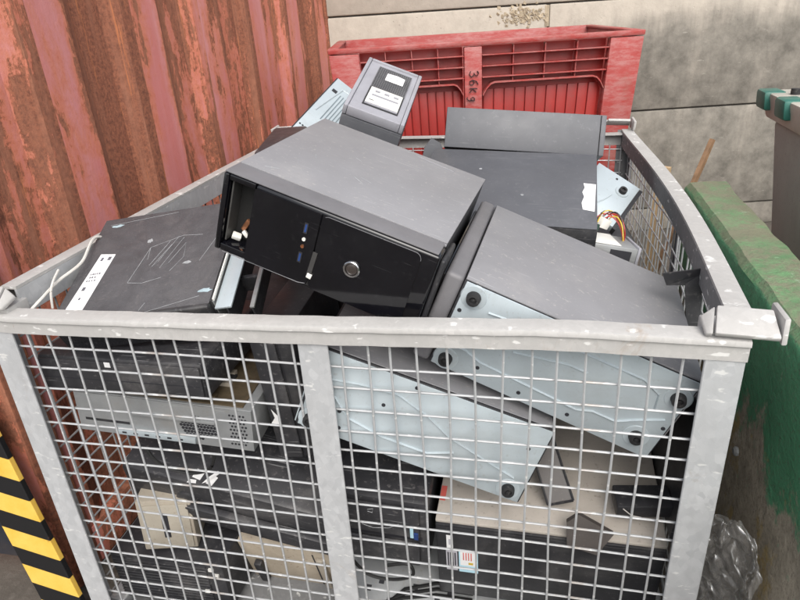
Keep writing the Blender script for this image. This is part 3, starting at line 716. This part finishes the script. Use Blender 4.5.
# --- pale steel base plate with a foot, against the right-hand mesh
T = Case('steel_panel', 'pale steel base plate with one black foot against the far side mesh', 'case panel',
         (1.300, .975, .004), M3(((.8326, .458, .3115), (-.2454, .8092, -.5338), (-.4965, .368, .7862))), (.150, .195, .024))
T.body(BLUE_STEEL, .002)
f = T.disc('foot_dish', BLUE_STEEL, '+z', .74, .72, [(.022, 0), (.020, .003), (.012, .003)])
T.disc('foot', RUBBER, '+z', .74, .72, [(.0125, .002), (.012, .014), (.006, .014), (.006, .008)])
T.slab('edge_lip', BLACK_MATTE, '+x', .0, 1.0, -.2, .8, .001, .012)
T.line('pressed_bead', BLUE_STEEL, '+z', [(.40, .15), (.55, .40), (.60, .55)], .003, .001, None, .5)
T.disc('screw_hole', INK, '+z', .50, .90, [(.004, -.001), (.004, .0006)])

# --- optical drive with cables
T = Case('optical_drive', 'silver drive with white front and bundle of cables, behind the tipped tower', 'drive',
         (1.262, .575, -.012), M3(((.9650, -.18, .19), (.16, .98, .10), (-.205, -.066, .976))), (.150, .11, .042))
T.body(SILVER, .002)
T.slab('white_cover', WHITE_PLASTIC, '+z', .0, .72, .05, .98, .0005, .003, .001)
T.slab('connector_gap', INK, '-y', .55, .90, .1, .8, .0005, .002)
T.slab('end_frame', GREY_PLASTIC, '+x', .0, 1, .0, 1.1, .0005, .008, .002)
MB().box((.01, .06, .050), (.030, .024, .026), eul(10, 14, 30), .002).build('connector_plug', WHITE_PLASTIC, T.t, True)
MB().box((-.02, .045, .040), (.030, .02, .018), eul(-8, 10, 10), .002).build('connector_plug', paint('dark_green_plug', (.02, .05, .035), .5), T.t, True)
rc = random.Random(9)
for k in range(9):
    mt = (RED_WIRE, BLACK_WIRE, YELLOW_WIRE, RED_WIRE, BLACK_WIRE, RED_WIRE)[k % 6]; q = k * .004
    p0 = Vector((-.015 + q, .055, .050)); p3 = Vector((.070 - q * .4, .045 - q * 1.2, .005))
    p1 = p0 + Vector((.01, .01, .05 + rc.uniform(-.015, .02))); p2 = p3 + Vector((.0 + rc.uniform(-.01, .012), .02, .075 + rc.uniform(-.02, .01)))
    pts = []
    for i in range(13):
        t = i / 12; pts.append(p0 * (1 - t) ** 3 + p1 * 3 * t * (1 - t) ** 2 + p2 * 3 * t * t * (1 - t) + p3 * t ** 3)
    MB().tube(pts, .0016, 5).build('wire', mt, T.t, True)

# --- bent black plate beside the right rail
m = MB()
m.poly([Vector(q) for q in ((0, 0, 0), (.085, .01, .006), (.088, .012, -.006), (.06, .006, -.03), (.012, .002, -.028))], (0, -.004, 0))
m.poly([Vector(q) for q in ((.050, .004, -.026), (.086, .011, -.004), (.080, -.03, -.13), (.056, -.03, -.13))], (0, -.004, 0))
o = m.build('bent_bracket', BLACK_MATTE, None); o.matrix_world = Matrix.Translation(W(1.362, .30, .036)) @ eul(0, 0, 6).to_4x4()
tag(o, 'bent black sheet bracket between the tipped tower and the side mesh', 'bracket')

# ------------------------------------------------------------------ lower layers seen through the front mesh
def lowcase(name, label, x0, x1, y0, y1, z0, z1, mat_, rot=(0, 0, 0), bev=.005, cat='computer'):
    T = Case(name, label, cat, ((x0 + x1) / 2, (y0 + y1) / 2, (z0 + z1) / 2), eul(*rot), (x1 - x0, y1 - y0, z1 - z0))
    T.main = T.body(mat_, bev); return T
T = lowcase('desktop_case', 'dark grey rounded case squeezed beneath the labelled flat case', .0, .415, .035, .36, -.188, -.092, BLACK_DUSTY, (0, 0, 0), .012)
T.slab('bezel', BLACK_DUSTY, '-y', .01, .99, .08, .92, .0005, .006, .003)
T.slab('paper_scrap', PAPER, '-y', .44, .475, .80, .93, .0065, .0075)
T.slab('seam', INK, '-y', .02, .98, .42, .44, .006, .0066)
T = lowcase('open_chassis', 'open steel chassis with punched vent and bare circuit board', .055, .485, .05, .36, -.318, -.205, SILVER, (0, 5, 3), .002)
T.slab('circuit_board', PCB, '+z', .05, .95, .02, .9, .0005, .004)
rl = random.Random(4)
for k in range(26):
    u, v = rl.uniform(.28, .80), rl.uniform(.03, .40); s = rl.uniform(.006, .018)
    T.slab('board_component', (COPPER, PCB, WHITE_PLASTIC, RUBBER, BEIGE)[k % 5], '+z', u, u + s / T.a * 1.6, v, v + s / T.b, .004, .004 + rl.uniform(.004, .011))
T.slab('back_plate', SILVER, '-y', .0, 1., .02, .98, .0005, .0025)
T.slab('ledge', SILVER, '-y', .32, .80, .60, .66, .0026, .010, .001)
T.slab('slotted_bar', BLUE_STEEL, '-y', .22, .68, .08, .22, .0026, .012, .001)
for k in range(6): T.slab('slot', INK, '-y', .26 + .065 * k, .285 + .065 * k, .13, .17, .0121, .0125)
T.vents('round_vent', '-y', .60, .80,   .18, .70, 11, 8, .0042, h=.0026, skip=lambda u, v: (u - .5) ** 2 + (v - .5) ** 2 > .26)
T.vents('square_vent', '-y', .88, .965, .15, .85, 5, 9, .0030, h=.0026)
T.slab('dark_strip', BLACK_MATTE, '-y', .04, .30, .30, .36, .0026, .0030)
T = lowcase('computer_tower', 'plain black tower standing on end between the flat cases and middle post', .490, .588, .13, .50, -.40, -.055, BLACK_MATTE, (0, -5, 3), .006)
T.slab('bezel', BLACK_DUSTY, '-y', .03, .62, .01, .99, .0005, .008, .004)
T.slab('seam', INK, '-y', .64, .66, .0, 1, .0005, .001)
MB().poly([T.fr('-y', *q, .0085) for q in ((.02, .30), (.22, .28), (.30, .34), (.12, .42), (.16, .35))], (0, -.0006, 0)).build('torn_sticker', PAPER, T.t)
T = lowcase('computer_tower', 'black case lying lengthwise with torn white sticker and round button', .075, .655, .10, .46, -.600, -.445, BLACK_DUSTY, (16, 10.5, 0), .012)
T.slab('front_step', BLACK_DUSTY, '-y', .28, .995, .02, .42, .0005, .022, .006)
T.disc('round_button', BLACK_DUSTY, '-y', .30, .46, [(.030, 0), (.030, .006), (.022, .009), (.010, .0085)])
ms = MB()
for k, q in enumerate((((.33, .05), (.37, .04), (.375, .11), (.335, .12)), ((.32, .0), (.36, .01), (.355, .035), (.325, .03)), ((.385, .02), (.41, .05), (.44, .13), (.425, .14), (.40, .08)), ((.40, .03), (.43, .02), (.44, .09), (.42, .10)))):
    MB().poly([T.fr('+z', u, v, .0008) for u, v in q], (0, 0, .0005)).build('torn_sticker', PAPER, T.t)
T = lowcase('power_supply', 'small beige unit with dark vertical slot above the ribbed black case', .085, .225, .075, .26, -.712, -.545, BEIGE, (0, 3, 16), .004, 'power supply')
T.slab('slot', INK, '-y', .44, .54, .28, .74, .0005, .0012)
T.slab('face_plate', paint('dingy_cream_plastic', (.38, .345, .285), .5, var=.12, dirt=(.2, .17, .13), dirt_amt=.45), '-y', .06, .94, .05, .92, .0003, .004, .001).name = 'face_plate'
T.slab('slot_edge', INK, '-y', .43, .55, .27, .75, .0041, .0046)
T = lowcase('desktop_case', 'ribbed black case at the bottom beside the brown panel', -.0, .335, .050, .36, -.885, -.722, BLACK_MATTE, (0, -2, 0), .005)
for k in range(14): T.slab('rib', BLACK_DUSTY, '-y', .02, .86, .05 + .065 * k, .082 + .065 * k, .0005, .005)
for u, v in ((.885, .86), (.92, .74), (.80, .36)): T.slab('white_switch', WHITE_PLASTIC, '-y', u, u + .04, v, v + .05, .0005, .006)
T = lowcase('desktop_case', 'stained brown panelled case below the black case with torn sticker', .335, .655, .16, .46, -.900, -.672, BEIGE_DIRTY, (16, 0, 0), .005)
T.slab('black_handle', BLACK_MATTE, '-y', .10, .17, .18, .62, .0005, .020, .004)
T.slab('pale_edge_strip', BEIGE, '-y', .70, .76, .0, .85, .0005, .012, .002)
T.slab('seam', INK, '-y', .66, .672, .0, .9, .0005, .001)
T = lowcase('computer_tower', 'scratched black tower behind the middle post below the pale steel base', .665, .885, .060, .26, -.640, -.400, BLACK_DUSTY, (10, 3, 0), .012)
T.slab('bezel', BLACK_DUSTY, '-y', .08, .92, .50, .95, .0005, .008, .005)
T.slab('bezel', BLACK_DUSTY, '-y', .08, .92, .06, .42, .0005, .012, .006)
T.slab('dark_gap', INK, '-y', .06, .94, .43, .49, .0004, .001)
T.slab('blue_badge', BLUE_PORT, '-y', .86, .905, .50, .60, .0085, .0105); T.slab('pale_badge', STK_BLUE, '-y', .82, .855, .52, .68, .0085, .0105)
T.line('scratch', CHALK, '-y', [(.30, .62), (.42, .58), (.60, .62), (.70, .70)], .0008, .0085)
T.line('scratch', CHALK, '-y', [(.38, .86), (.44, .88), (.43, .82), (.38, .83)], .0008, .0085)
T = lowcase('desktop_case', 'large case with beige top and stickered black front at the bottom right', .905, 1.392, .055, .47, -.700, -.452, BLACK_MATTE, (7, .5, 0), .004)
T.slab('beige_top', paint('grey_beige_panel', (.44, .40, .355), .55, var=.12, dirt=(.2, .18, .15), dirt_amt=.5, scratch=.15), '+z', .0, 1., .01, 1, .0003, .010, .003)
T.slab('front_face', BLACK_MATTE, '-y', .01, .99, .01, .985, .0004, .003, .001)
T.slab('red_marker', STK_RED, '+z', .004, .030, .14, .24, .0104, .0114)
s1 = T.slab('white_sticker', PAPER, '-y', .050, .080, .70, .88, .0032, .0038); T.slab('printed_mark', STK_GREY, '-y', .060, .070, .75, .83, .0039, .0042, parent=s1)
s2 = T.slab('grey_sticker', STK_GREY, '-y', .045, .098, .38, .68, .0032, .0038)
for k in range(4): T.slab('printed_mark', INK, '-y', .052 + .011 * k, .058 + .011 * k, .42 + .03 * (k % 2), .64, .0039, .0042, parent=s2)
s3 = T.slab('blue_white_sticker', STK_BLUE, '-y', .105, .195, .37, .70, .0032, .0038)
T.slab('white_print_area', PAPER, '-y', .112, .185, .47, .68, .0039, .0042, parent=s3)
for k in range(4): T.slab('red_print', STK_RED, '-y', .125 + .012 * k, .130 + .012 * k, .55, .66, .0043, .0045, parent=s3)
T.slab('gold_print', YELLOW_WIRE, '-y', .15, .172, .49, .52, .0043, .0045, parent=s3)
T = lowcase('open_chassis', 'grey steel chassis with square slots lying at the bottom below the scratched tower', .655, 1.18, .035, .40, -.850, -.715, SILVER, (18, 4, 0), .003)
T.slab('punched_plate', SILVER, '+z', .03, .60, .02, .5, .0005, .004, .001)
for k in range(9): T.slab('square_slot', INK, '+z', .06 + .055 * k, .085 + .055 * k, .05 + .06 * (k % 3), .09 + .06 * (k % 3), .0042, .005)
for k in range(3): T.line('cable', BLACK_WIRE, '+z', [(.15 + .03 * k, .01), (.30, .10 + .03 * k), (.45, .16 + .04 * k), (.62, .17 + .04 * k)], .0045, .008)
T = lowcase('side_panel', 'tall black case panel standing against the mesh next to corner post', 1.408, 1.430, .06, .46, -.46, -.16, BLACK_MATTE, (0, 5, 0), .003, 'case panel')
T.slab('rolled_lip', BLACK_DUSTY, '-y', .0, 1., .0, 1., .0005, .004, .001)
# loose broken plastic pieces
def loose(name, label, loc, rot, pts, th, mat_, cat='plastic part'):
    o = MB().poly([Vector((x, 0, z)) for x, z in pts], (0, th, 0)).build(name, mat_, None)
    o.matrix_world = Matrix.Translation(W(*loc)) @ eul(*rot).to_4x4(); return tag(o, label, cat)
SMOKE = paint('smoked_grey_plastic', (.085, .075, .07), .35, var=.2, dirt=(.2, .18, .15))
loose('drive_blank', 'smoked grey drive blank leaning on the beige top beside pale steel base', (1.150, .10, -.442), (-38, -16, 6), [(0, 0), (.056, .0), (.046, .16), (-.008, .16)], .006, SMOKE)
m = MB()
for p_, q_ in (((0, 0), (.056, 0)), ((.056, 0), (.046, .16)), ((0, 0), (-.008, .16))): m.tube([(p_[0], -.002, p_[1]), (q_[0], -.002, q_[1])], .003, 6)
m.build('raised_rim', BLACK_MATTE, bpy.data.objects['drive_blank'], True)
loose('broken_bezel_piece', 'dark wedge of broken bezel hanging over the stickered black front', (1.190, .022, -.474), (-14, 4, 0), [(0, 0), (.062, -.012), (.090, .042), (.016, .074), (-.006, .052)], .014, SMOKE)
m = MB().ext(0, .115, 0, .06, 0, .034, .004); o = m.build('bezel_strip', BLACK_MATTE, None, True)
o.matrix_world = Matrix.Translation(W(1.290, .075, -.434)) @ eul(8, -2, 6).to_4x4(); tag(o, 'short black bezel strip lying on the beige top near the corner post', 'plastic part')
MB().tube([(.012, -.001, .030), (.03, -.004, .012), (.05, -.002, .004)], .0012, 5).build('white_thread', WHITE_WIRE, o, True)

# hidden bulk of the heap that carries the upper cases
for k, (x0, x1, y0, y1, z0, z1, r) in enumerate(((.05, .46, .42, .80, -.60, -.18, 4), (.52, .94, .52, .90, -.60, -.14, -6), (1.00, 1.40, .52, .92, -.60, -.16, 3), (.10, .52, .98, 1.36, -.62, -.06, 5),
        (.62, 1.02, .98, 1.40, -.62, -.06, -4), (1.05, 1.40, 1.0, 1.42, -.62, -.16, 4), (.10, .60, .44, .95, -.905, -.62, 0), (.68, 1.36, .48, .96, -.905, -.62, 0), (.10, 1.30, 1.0, 1.50, -.905, -.64, 0))):
    lab = ('dark tower buried underneath the flat case with white label', 'dark tower buried underneath the gloss black tower', 'dark tower buried underneath the broad slate grey case',
           'dark tower buried underneath the pale slotted steel panel', 'dark tower buried underneath the slim slate grey case', 'dark tower buried underneath the pale base plate by the side mesh',
           'dark case on the cage floor near the container', 'dark case on the cage floor behind the stickered black front', 'long dark case on the cage floor along the back mesh')[k]
    T = lowcase('computer_tower', lab, x0, x1, y0, y1, z0, z1, BLACK_MATTE if k % 2 or k > 5 else SLATE, (0, 0, r), .005)
    T.slab('side_panel', SLATE if k % 2 else BLACK_MATTE, '+z', .02, .98, .02, .98, .0005, .003, .001)
    T.slab('bezel', BLACK_DUSTY, '-y', .02, .98, .02, .98, .0005, .01, .004)

T = lowcase('computer_tower', 'dark tower corner showing behind the gloss black tower near the container', .285, .400, .62, 1.0, -.10, .232, BLACK_DUSTY, (0, 0, 14), .012)
T.slab('bezel', BLACK_DUSTY, '-y', .05, .95, .02, .98, .0005, .008, .004)
# white cable between flat case and left rail
def cable(name, label, pts, r, mat_):
    P = [W(*q) for q in pts]; out = []
    for i in range(len(P) - 1):
        p0, p1, p2, p3 = P[max(i - 1, 0)], P[i], P[i + 1], P[min(i + 2, len(P) - 1)]
        for k in range(8):
            t = k / 8; out.append(.5 * ((2 * p1) + (p2 - p0) * t + (2 * p0 - 5 * p1 + 4 * p2 - p3) * t * t + (3 * p1 - p0 - 3 * p2 + p3) * t ** 3))
    o = MB().tube(out + [P[-1]], r, 7).build(name, mat_, None, True); return tag(o, label, 'cable')
cable('cable', 'off-white cable looping between the labelled flat case and side rail', [(.035, .03, .02), (.042, .06, .034), (.045, .12, .052), (.05, .20, .066), (.02, .30, .09), (.03, .36, .06)], .0035, WHITE_WIRE)
cable('cable', 'short white lead hanging down inside the left mesh', [(.050, .075, .005), (.052, .082, .04), (.050, .10, .06), (.035, .14, .07)], .0028, WHITE_WIRE)

# ================================================================== THINGS AROUND THE CAGE
# red plastic pallet bin behind
RED = bin_red(); RED_IN = paint('deep_red_plastic', (.31, .022, .018), .45, var=.25, sc=6, dirt=(.16, .05, .04), dirt_amt=.5)
def red_bin(label, z0):
    O = CAMP + N * 2.97 + U * .150
    T = thing('pallet_bin', label, 'bin', Vector((O.x, O.y, z0)), eul(z=YAW))
    wl_, wr_, D, H = -.370, 1.045 - .02, .78, .72
    wl_, wr_ = -.400, 1.010; ta = .05                     # half taper toward the base
    def P(x, y, z):                                       # taper: narrower at the bottom
        f = 1 - z / H; cx = (wl_ + wr_) / 2; cy = D / 2
        return Vector((x + (cx - x) / (wr_ - cx) * ta * f, y + (cy - y) / cy * ta * .4 * f, z))
    def blk(name, x0, x1, y0, y1, z0_, z1_, bev=.004, parent=None, mt=None):
        m = MB(); m.hexa([P(x0, y0, z0_), P(x1, y0, z0_), P(x1, y1, z0_), P(x0, y1, z0_), P(x0, y0, z1_), P(x1, y0, z1_), P(x1, y1, z1_), P(x0, y1, z1_)], bev)
        return m.build(name, mt or RED, parent or T, True)
    t = .035
    panels = [(wl_ + .135, wl_ + .605), (wl_ + .685, wr_ - .150)]
    zt = .515; zb = .08                                   # recess top / bottom
    # rim and pillars
    blk('rim', wl_, wr_, .0, .045, H - .022, H, .004)
    blk('corner_pillar', wl_ + .002, panels[0][0], .002, .05, .02, H - .026); blk('corner_pillar', panels[1][1], wr_ - .002, .002, .05, .02, H - .026)
    mid = blk('middle_pillar', panels[0][1], panels[1][0], .002, .05, .02, H - .026)
    for x0, x1 in panels:
        blk('recessed_wall', x0 + .001, x1 - .001, .062, .080, .03, H - .027, .001, None, RED_IN)
        blk('bottom_band', x0 + .001, x1 - .001, .003, .05, .02, zb, .004)
        for k in range(3):
            z = zt + .045 + k * .047
            blk('shelf_rib', x0 + .002, x1 - .002, .001, .0515, z, z + .0045, .001)
        for q in (.25, .5, .75):
            x = x0 + (x1 - x0) * q; blk('cross_rib', x - .002, x + .002, .012, .0514, zt + .020, H - .027, .001)
        # arched hood over the recess
        pr = []; hw = (x1 - x0) / 2; cx = (x0 + x1) / 2
        for i in range(31):
            s_ = -1 + 2 * i / 30; e = min(1, (1 - abs(s_)) / .20); pr.append((cx + s_ * (hw - .004), zt + .020 - .055 * (1 - e) ** 2))
        m = MB()
        rows = [[m.bm.verts.new(P(x, y, z + dz)) for x, z in pr] for y, dz in ((.002, 0), (.002, .007), (.0515, .007), (.0515, 0))]
        for A, B in zip(rows, rows[1:] + rows[:1]):
            for i in range(30): m.bm.faces.new((A[i], A[i + 1], B[i + 1], B[i]))
        m.build('recess_hood', RED, T, True)
        n = 11
        for k in range(n):
            xa = x0 + .012 + (x1 - x0 - .024) * k / n; blk('wall_slat', xa + .0025, xa + (x1 - x0 - .024) / n - .0025, .052, .0618, zb + .01, zt - .01, .002, None, RED_IN)
    # other three sides (open box)
    blk('side_wall', wl_ + .003, wl_ + t, .081, D - .04, .02, H - .012); blk('side_wall', wr_ - t, wr_ - .003, .081, D - .04, .02, H - .012)
    blk('side_rim', wl_, wl_ + .045, .046, D - .041, H - .011, H, .003); blk('side_rim', wr_ - .045, wr_, .046, D - .041, H - .011, H, .003)
    blk('back_wall', wl_ + .003, wr_ - .003, D - .038, D, .02, H, .004)
    blk('floor', wl_ + t + .002, wr_ - t - .002, .081, D - .04, .03, .05, .002)
    for x in (wl_ + .06, (wl_ + wr_) / 2 - .05, wr_ - .16): blk('skid', x, x + .10, .06, D - .06, 0, .029, .003)
    return T, mid, panels, H
T1_, _, _, _ = red_bin('lower red plastic pallet bin under the one marked 36Kg', 0)
T2_, mid, panels, H = red_bin('scuffed red plastic pallet bin marked 36Kg behind the cage', .721)
# hand-written weight in black marker, running down the middle pillar
px = (panels[0][1] + panels[1][0]) / 2
def glyphs():
    g3 = [[(.1, .85), (.35, 1), (.7, .85), (.6, .62), (.3, .52), (.65, .45), (.8, .2), (.45, 0), (.08, .15)]]
    g6 = [[(.7, .95), (.3, .75), (.12, .35), (.3, .02), (.65, .05), (.72, .35), (.45, .52), (.16, .36)]]
    gK = [[(.15, 1), (.12, 0)], [(.7, .85), (.16, .42), (.72, .0)]]
    gg = [[(.68, .62), (.35, .66), (.15, .40), (.35, .15), (.65, .30), (.68, .62), (.62, -.10), (.35, -.34), (.10, -.25)]]
    return (g3, g6, gK, gg)
# text x runs downwards (-z), glyph top points to +x
for k, gl in enumerate(glyphs()):
    m = MB()
    s_ = .040 if k < 2 else .034
    for st in gl:
        m.tube([Vector((px - .018 + v * s_ * 1.05, .0006, H - .125 - k * .037 - u * s_ * .85)) for u, v in st], .0026, 5, 1.)
    m.build('marker_character', paint('marker_ink', (.03, .012, .014), .5), T2_, True)

# grey wheeled waste bin with green-patched rim, beyond the barrier
GB = paint('grey_bin_plastic', (.29, .315, .285), .55, var=.1, sc=4, dirt=(.10, .09, .08), dirt_amt=.4)
RIMC = paint('cream_rim_plastic', (.50, .48, .42), .55, var=.12, dirt=(.25, .22, .18), dirt_amt=.5)
TEAL = paint('teal_green_plastic', (.025, .135, .105), .45, var=.15, dirt=(.15, .15, .13))
gx, gy0, gy1, gz = 1.905, .72, 1.70, ZO + .205
T = thing('waste_bin', 'grey plastic waste bin with cream rim and teal clips beyond the barrier', 'bin', (gx + .4, (gy0 + gy1) / 2, 0))
def gp(x, y, z): return Vector((x - (gx + .4), y - (gy0 + gy1) / 2, z))
m = MB(); m.hexa([gp(gx + .14, gy0 + .16, .10), gp(gx + .66, gy0 + .16, .10), gp(gx + .66, gy1 - .24, .10), gp(gx + .14, gy1 - .24, .10),
                  gp(gx + .035, gy0 + .05, gz - .09), gp(gx + .765, gy0 + .05, gz - .09), gp(gx + .765, gy1 - .075, gz - .09), gp(gx + .035, gy1 - .075, gz - .09)], .02)
m.build('tub', GB, T, True)
m = MB(); m.hexa([gp(gx + .02, gy0 + .03, gz - .095), gp(gx + .78, gy0 + .03, gz - .095), gp(gx + .78, gy1 - .03, gz - .095), gp(gx + .02, gy1 - .03, gz - .095),
                  gp(gx, gy0, gz), gp(gx + .80, gy0, gz), gp(gx + .80, gy1, gz), gp(gx, gy1, gz)], .010)
m.build('rim', RIMC, T, True)
for y in (gy1 - .055, gy1 - .27, gy1 - .55):
    m = MB(); m.hexa([gp(gx - .012, y - .045, gz - .062), gp(gx + .05, y - .045, gz - .062), gp(gx + .05, y + .06, gz - .062), gp(gx - .012, y + .06, gz - .062),
                      gp(gx - .018, y - .042, gz + .006), gp(gx + .06, y - .042, gz + .006), gp(gx + .06, y + .06, gz + .006), gp(gx - .018, y + .06, gz + .006)], .012)
    m.build('rim_clip', TEAL, T, True)
MB().lathe([(.016, 0), (.016, .02)], Matrix.Translation(gp(gx + .07, gy1 - .14, gz + .0)), 14).build('lid_pin', RUBBER, T, True)
for sx in (.18, .62):
    for sy in (gy0 + .2, gy1 - .3):
        MB().lathe([(.05, -.02), (.05, .02)], Matrix.Translation(gp(gx + sx, sy, .05)) @ Matrix.Rotation(math.pi / 2, 4, 'Y'), 16).build('wheel', RUBBER, T, True)

# leaning wooden stake and offcut
def stick(p, q, w, d, name, label, mat_=WOOD):
    p, q = Vector(p), Vector(q); L = (q - p).length; rr = random.Random(int(L * 1000))
    m = MB(); n = 9; rows = []
    for i in range(n + 1):
        t = i / n; j = lambda: rr.uniform(-.0018, .0018)
        rows.append([m.bm.verts.new((sx * w / 2 * (1 - .06 * t) + j(), sy * d / 2 + j(), L * t)) for sx, sy in ((-1, -1), (1, -1), (1, 1), (-1, 1))])
    for A, B in zip(rows, rows[1:]):
        for k in range(4): m.bm.faces.new((A[k], A[(k + 1) % 4], B[(k + 1) % 4], B[k]))
    m.bm.faces.new(rows[0][::-1]); m.bm.faces.new(rows[-1])
    o = m.build(name, mat_, None); o.matrix_world = Matrix.Translation(p) @ (q - p).to_track_quat('Z', 'Y').to_matrix().to_4x4()
    return tag(o, label, 'wood')
stick((1.50, 1.46, 0.34), W(1.762, 1.70, .023), .018, .015, 'wooden_stake', 'slanting wooden stake behind the green barrier')
stick((1.535, 1.42, 0.0), W(1.548, 1.44, -.02), .05, .02, 'wood_offcut', 'short upright wood offcut next to the cage side rail', paint('pale_wood', (.48, .34, .20), .65, var=.25, sc=25))

# yellow and black striped board leaning on the container corner
m = MB().ext(-.072, .072, -.008, .008, 0, .95, .002)
o = m.build('hazard_board', striped(), None); o.matrix_world = Matrix.Translation((-.195, .035, 0.0)) @ eul(-3.5, -10.5, 0).to_4x4()
tag(o, 'yellow and black striped hazard board leaning against the container corner', 'hazard board')

# crumpled clear film stuffed between cage and barrier
from mathutils import noise as NZ
def filmf(u, v):
    a = u * 2.6 - .5
    x = 1.520 + .040 * math.cos(a * 2.1) ; z = .02 + .56 * v; y = .02 + .20 * u
    q = Vector((u * 5, v * 8, 1.3)); d = NZ.turbulence_vector(q, 4, True)
    return Vector((max(1.462, min(x + d.x * .022, 1.582)), y + d.y * .06 + .03 * math.sin(v * 5), max(.006, z + d.z * .04 - .12 * abs(u - .5))))
o = MB().grid(filmf, 70, 90).build('plastic_film', film_mat(), None, 'all')
tag(o, 'crumpled clear plastic film stuffed between the cage and green barrier', 'plastic film')

# loose leads among the lower cases
LEADS = (('black mains lead looped in front of the open steel chassis', [(.22, .035, -.335), (.25, .030, -.375), (.32, .032, -.395), (.38, .030, -.375), (.40, .035, -.335)], .0042, BLACK_WIRE),
         ('black lead coiled at the foot of the scratched tower', [(.70, .030, -.60), (.74, .026, -.645), (.80, .028, -.655), (.85, .026, -.63), (.84, .030, -.60), (.79, .032, -.615)], .0040, BLACK_WIRE))
for lb_, pts_, r_, mt_ in LEADS: cable('cable', lb_, pts_, r_, mt_)
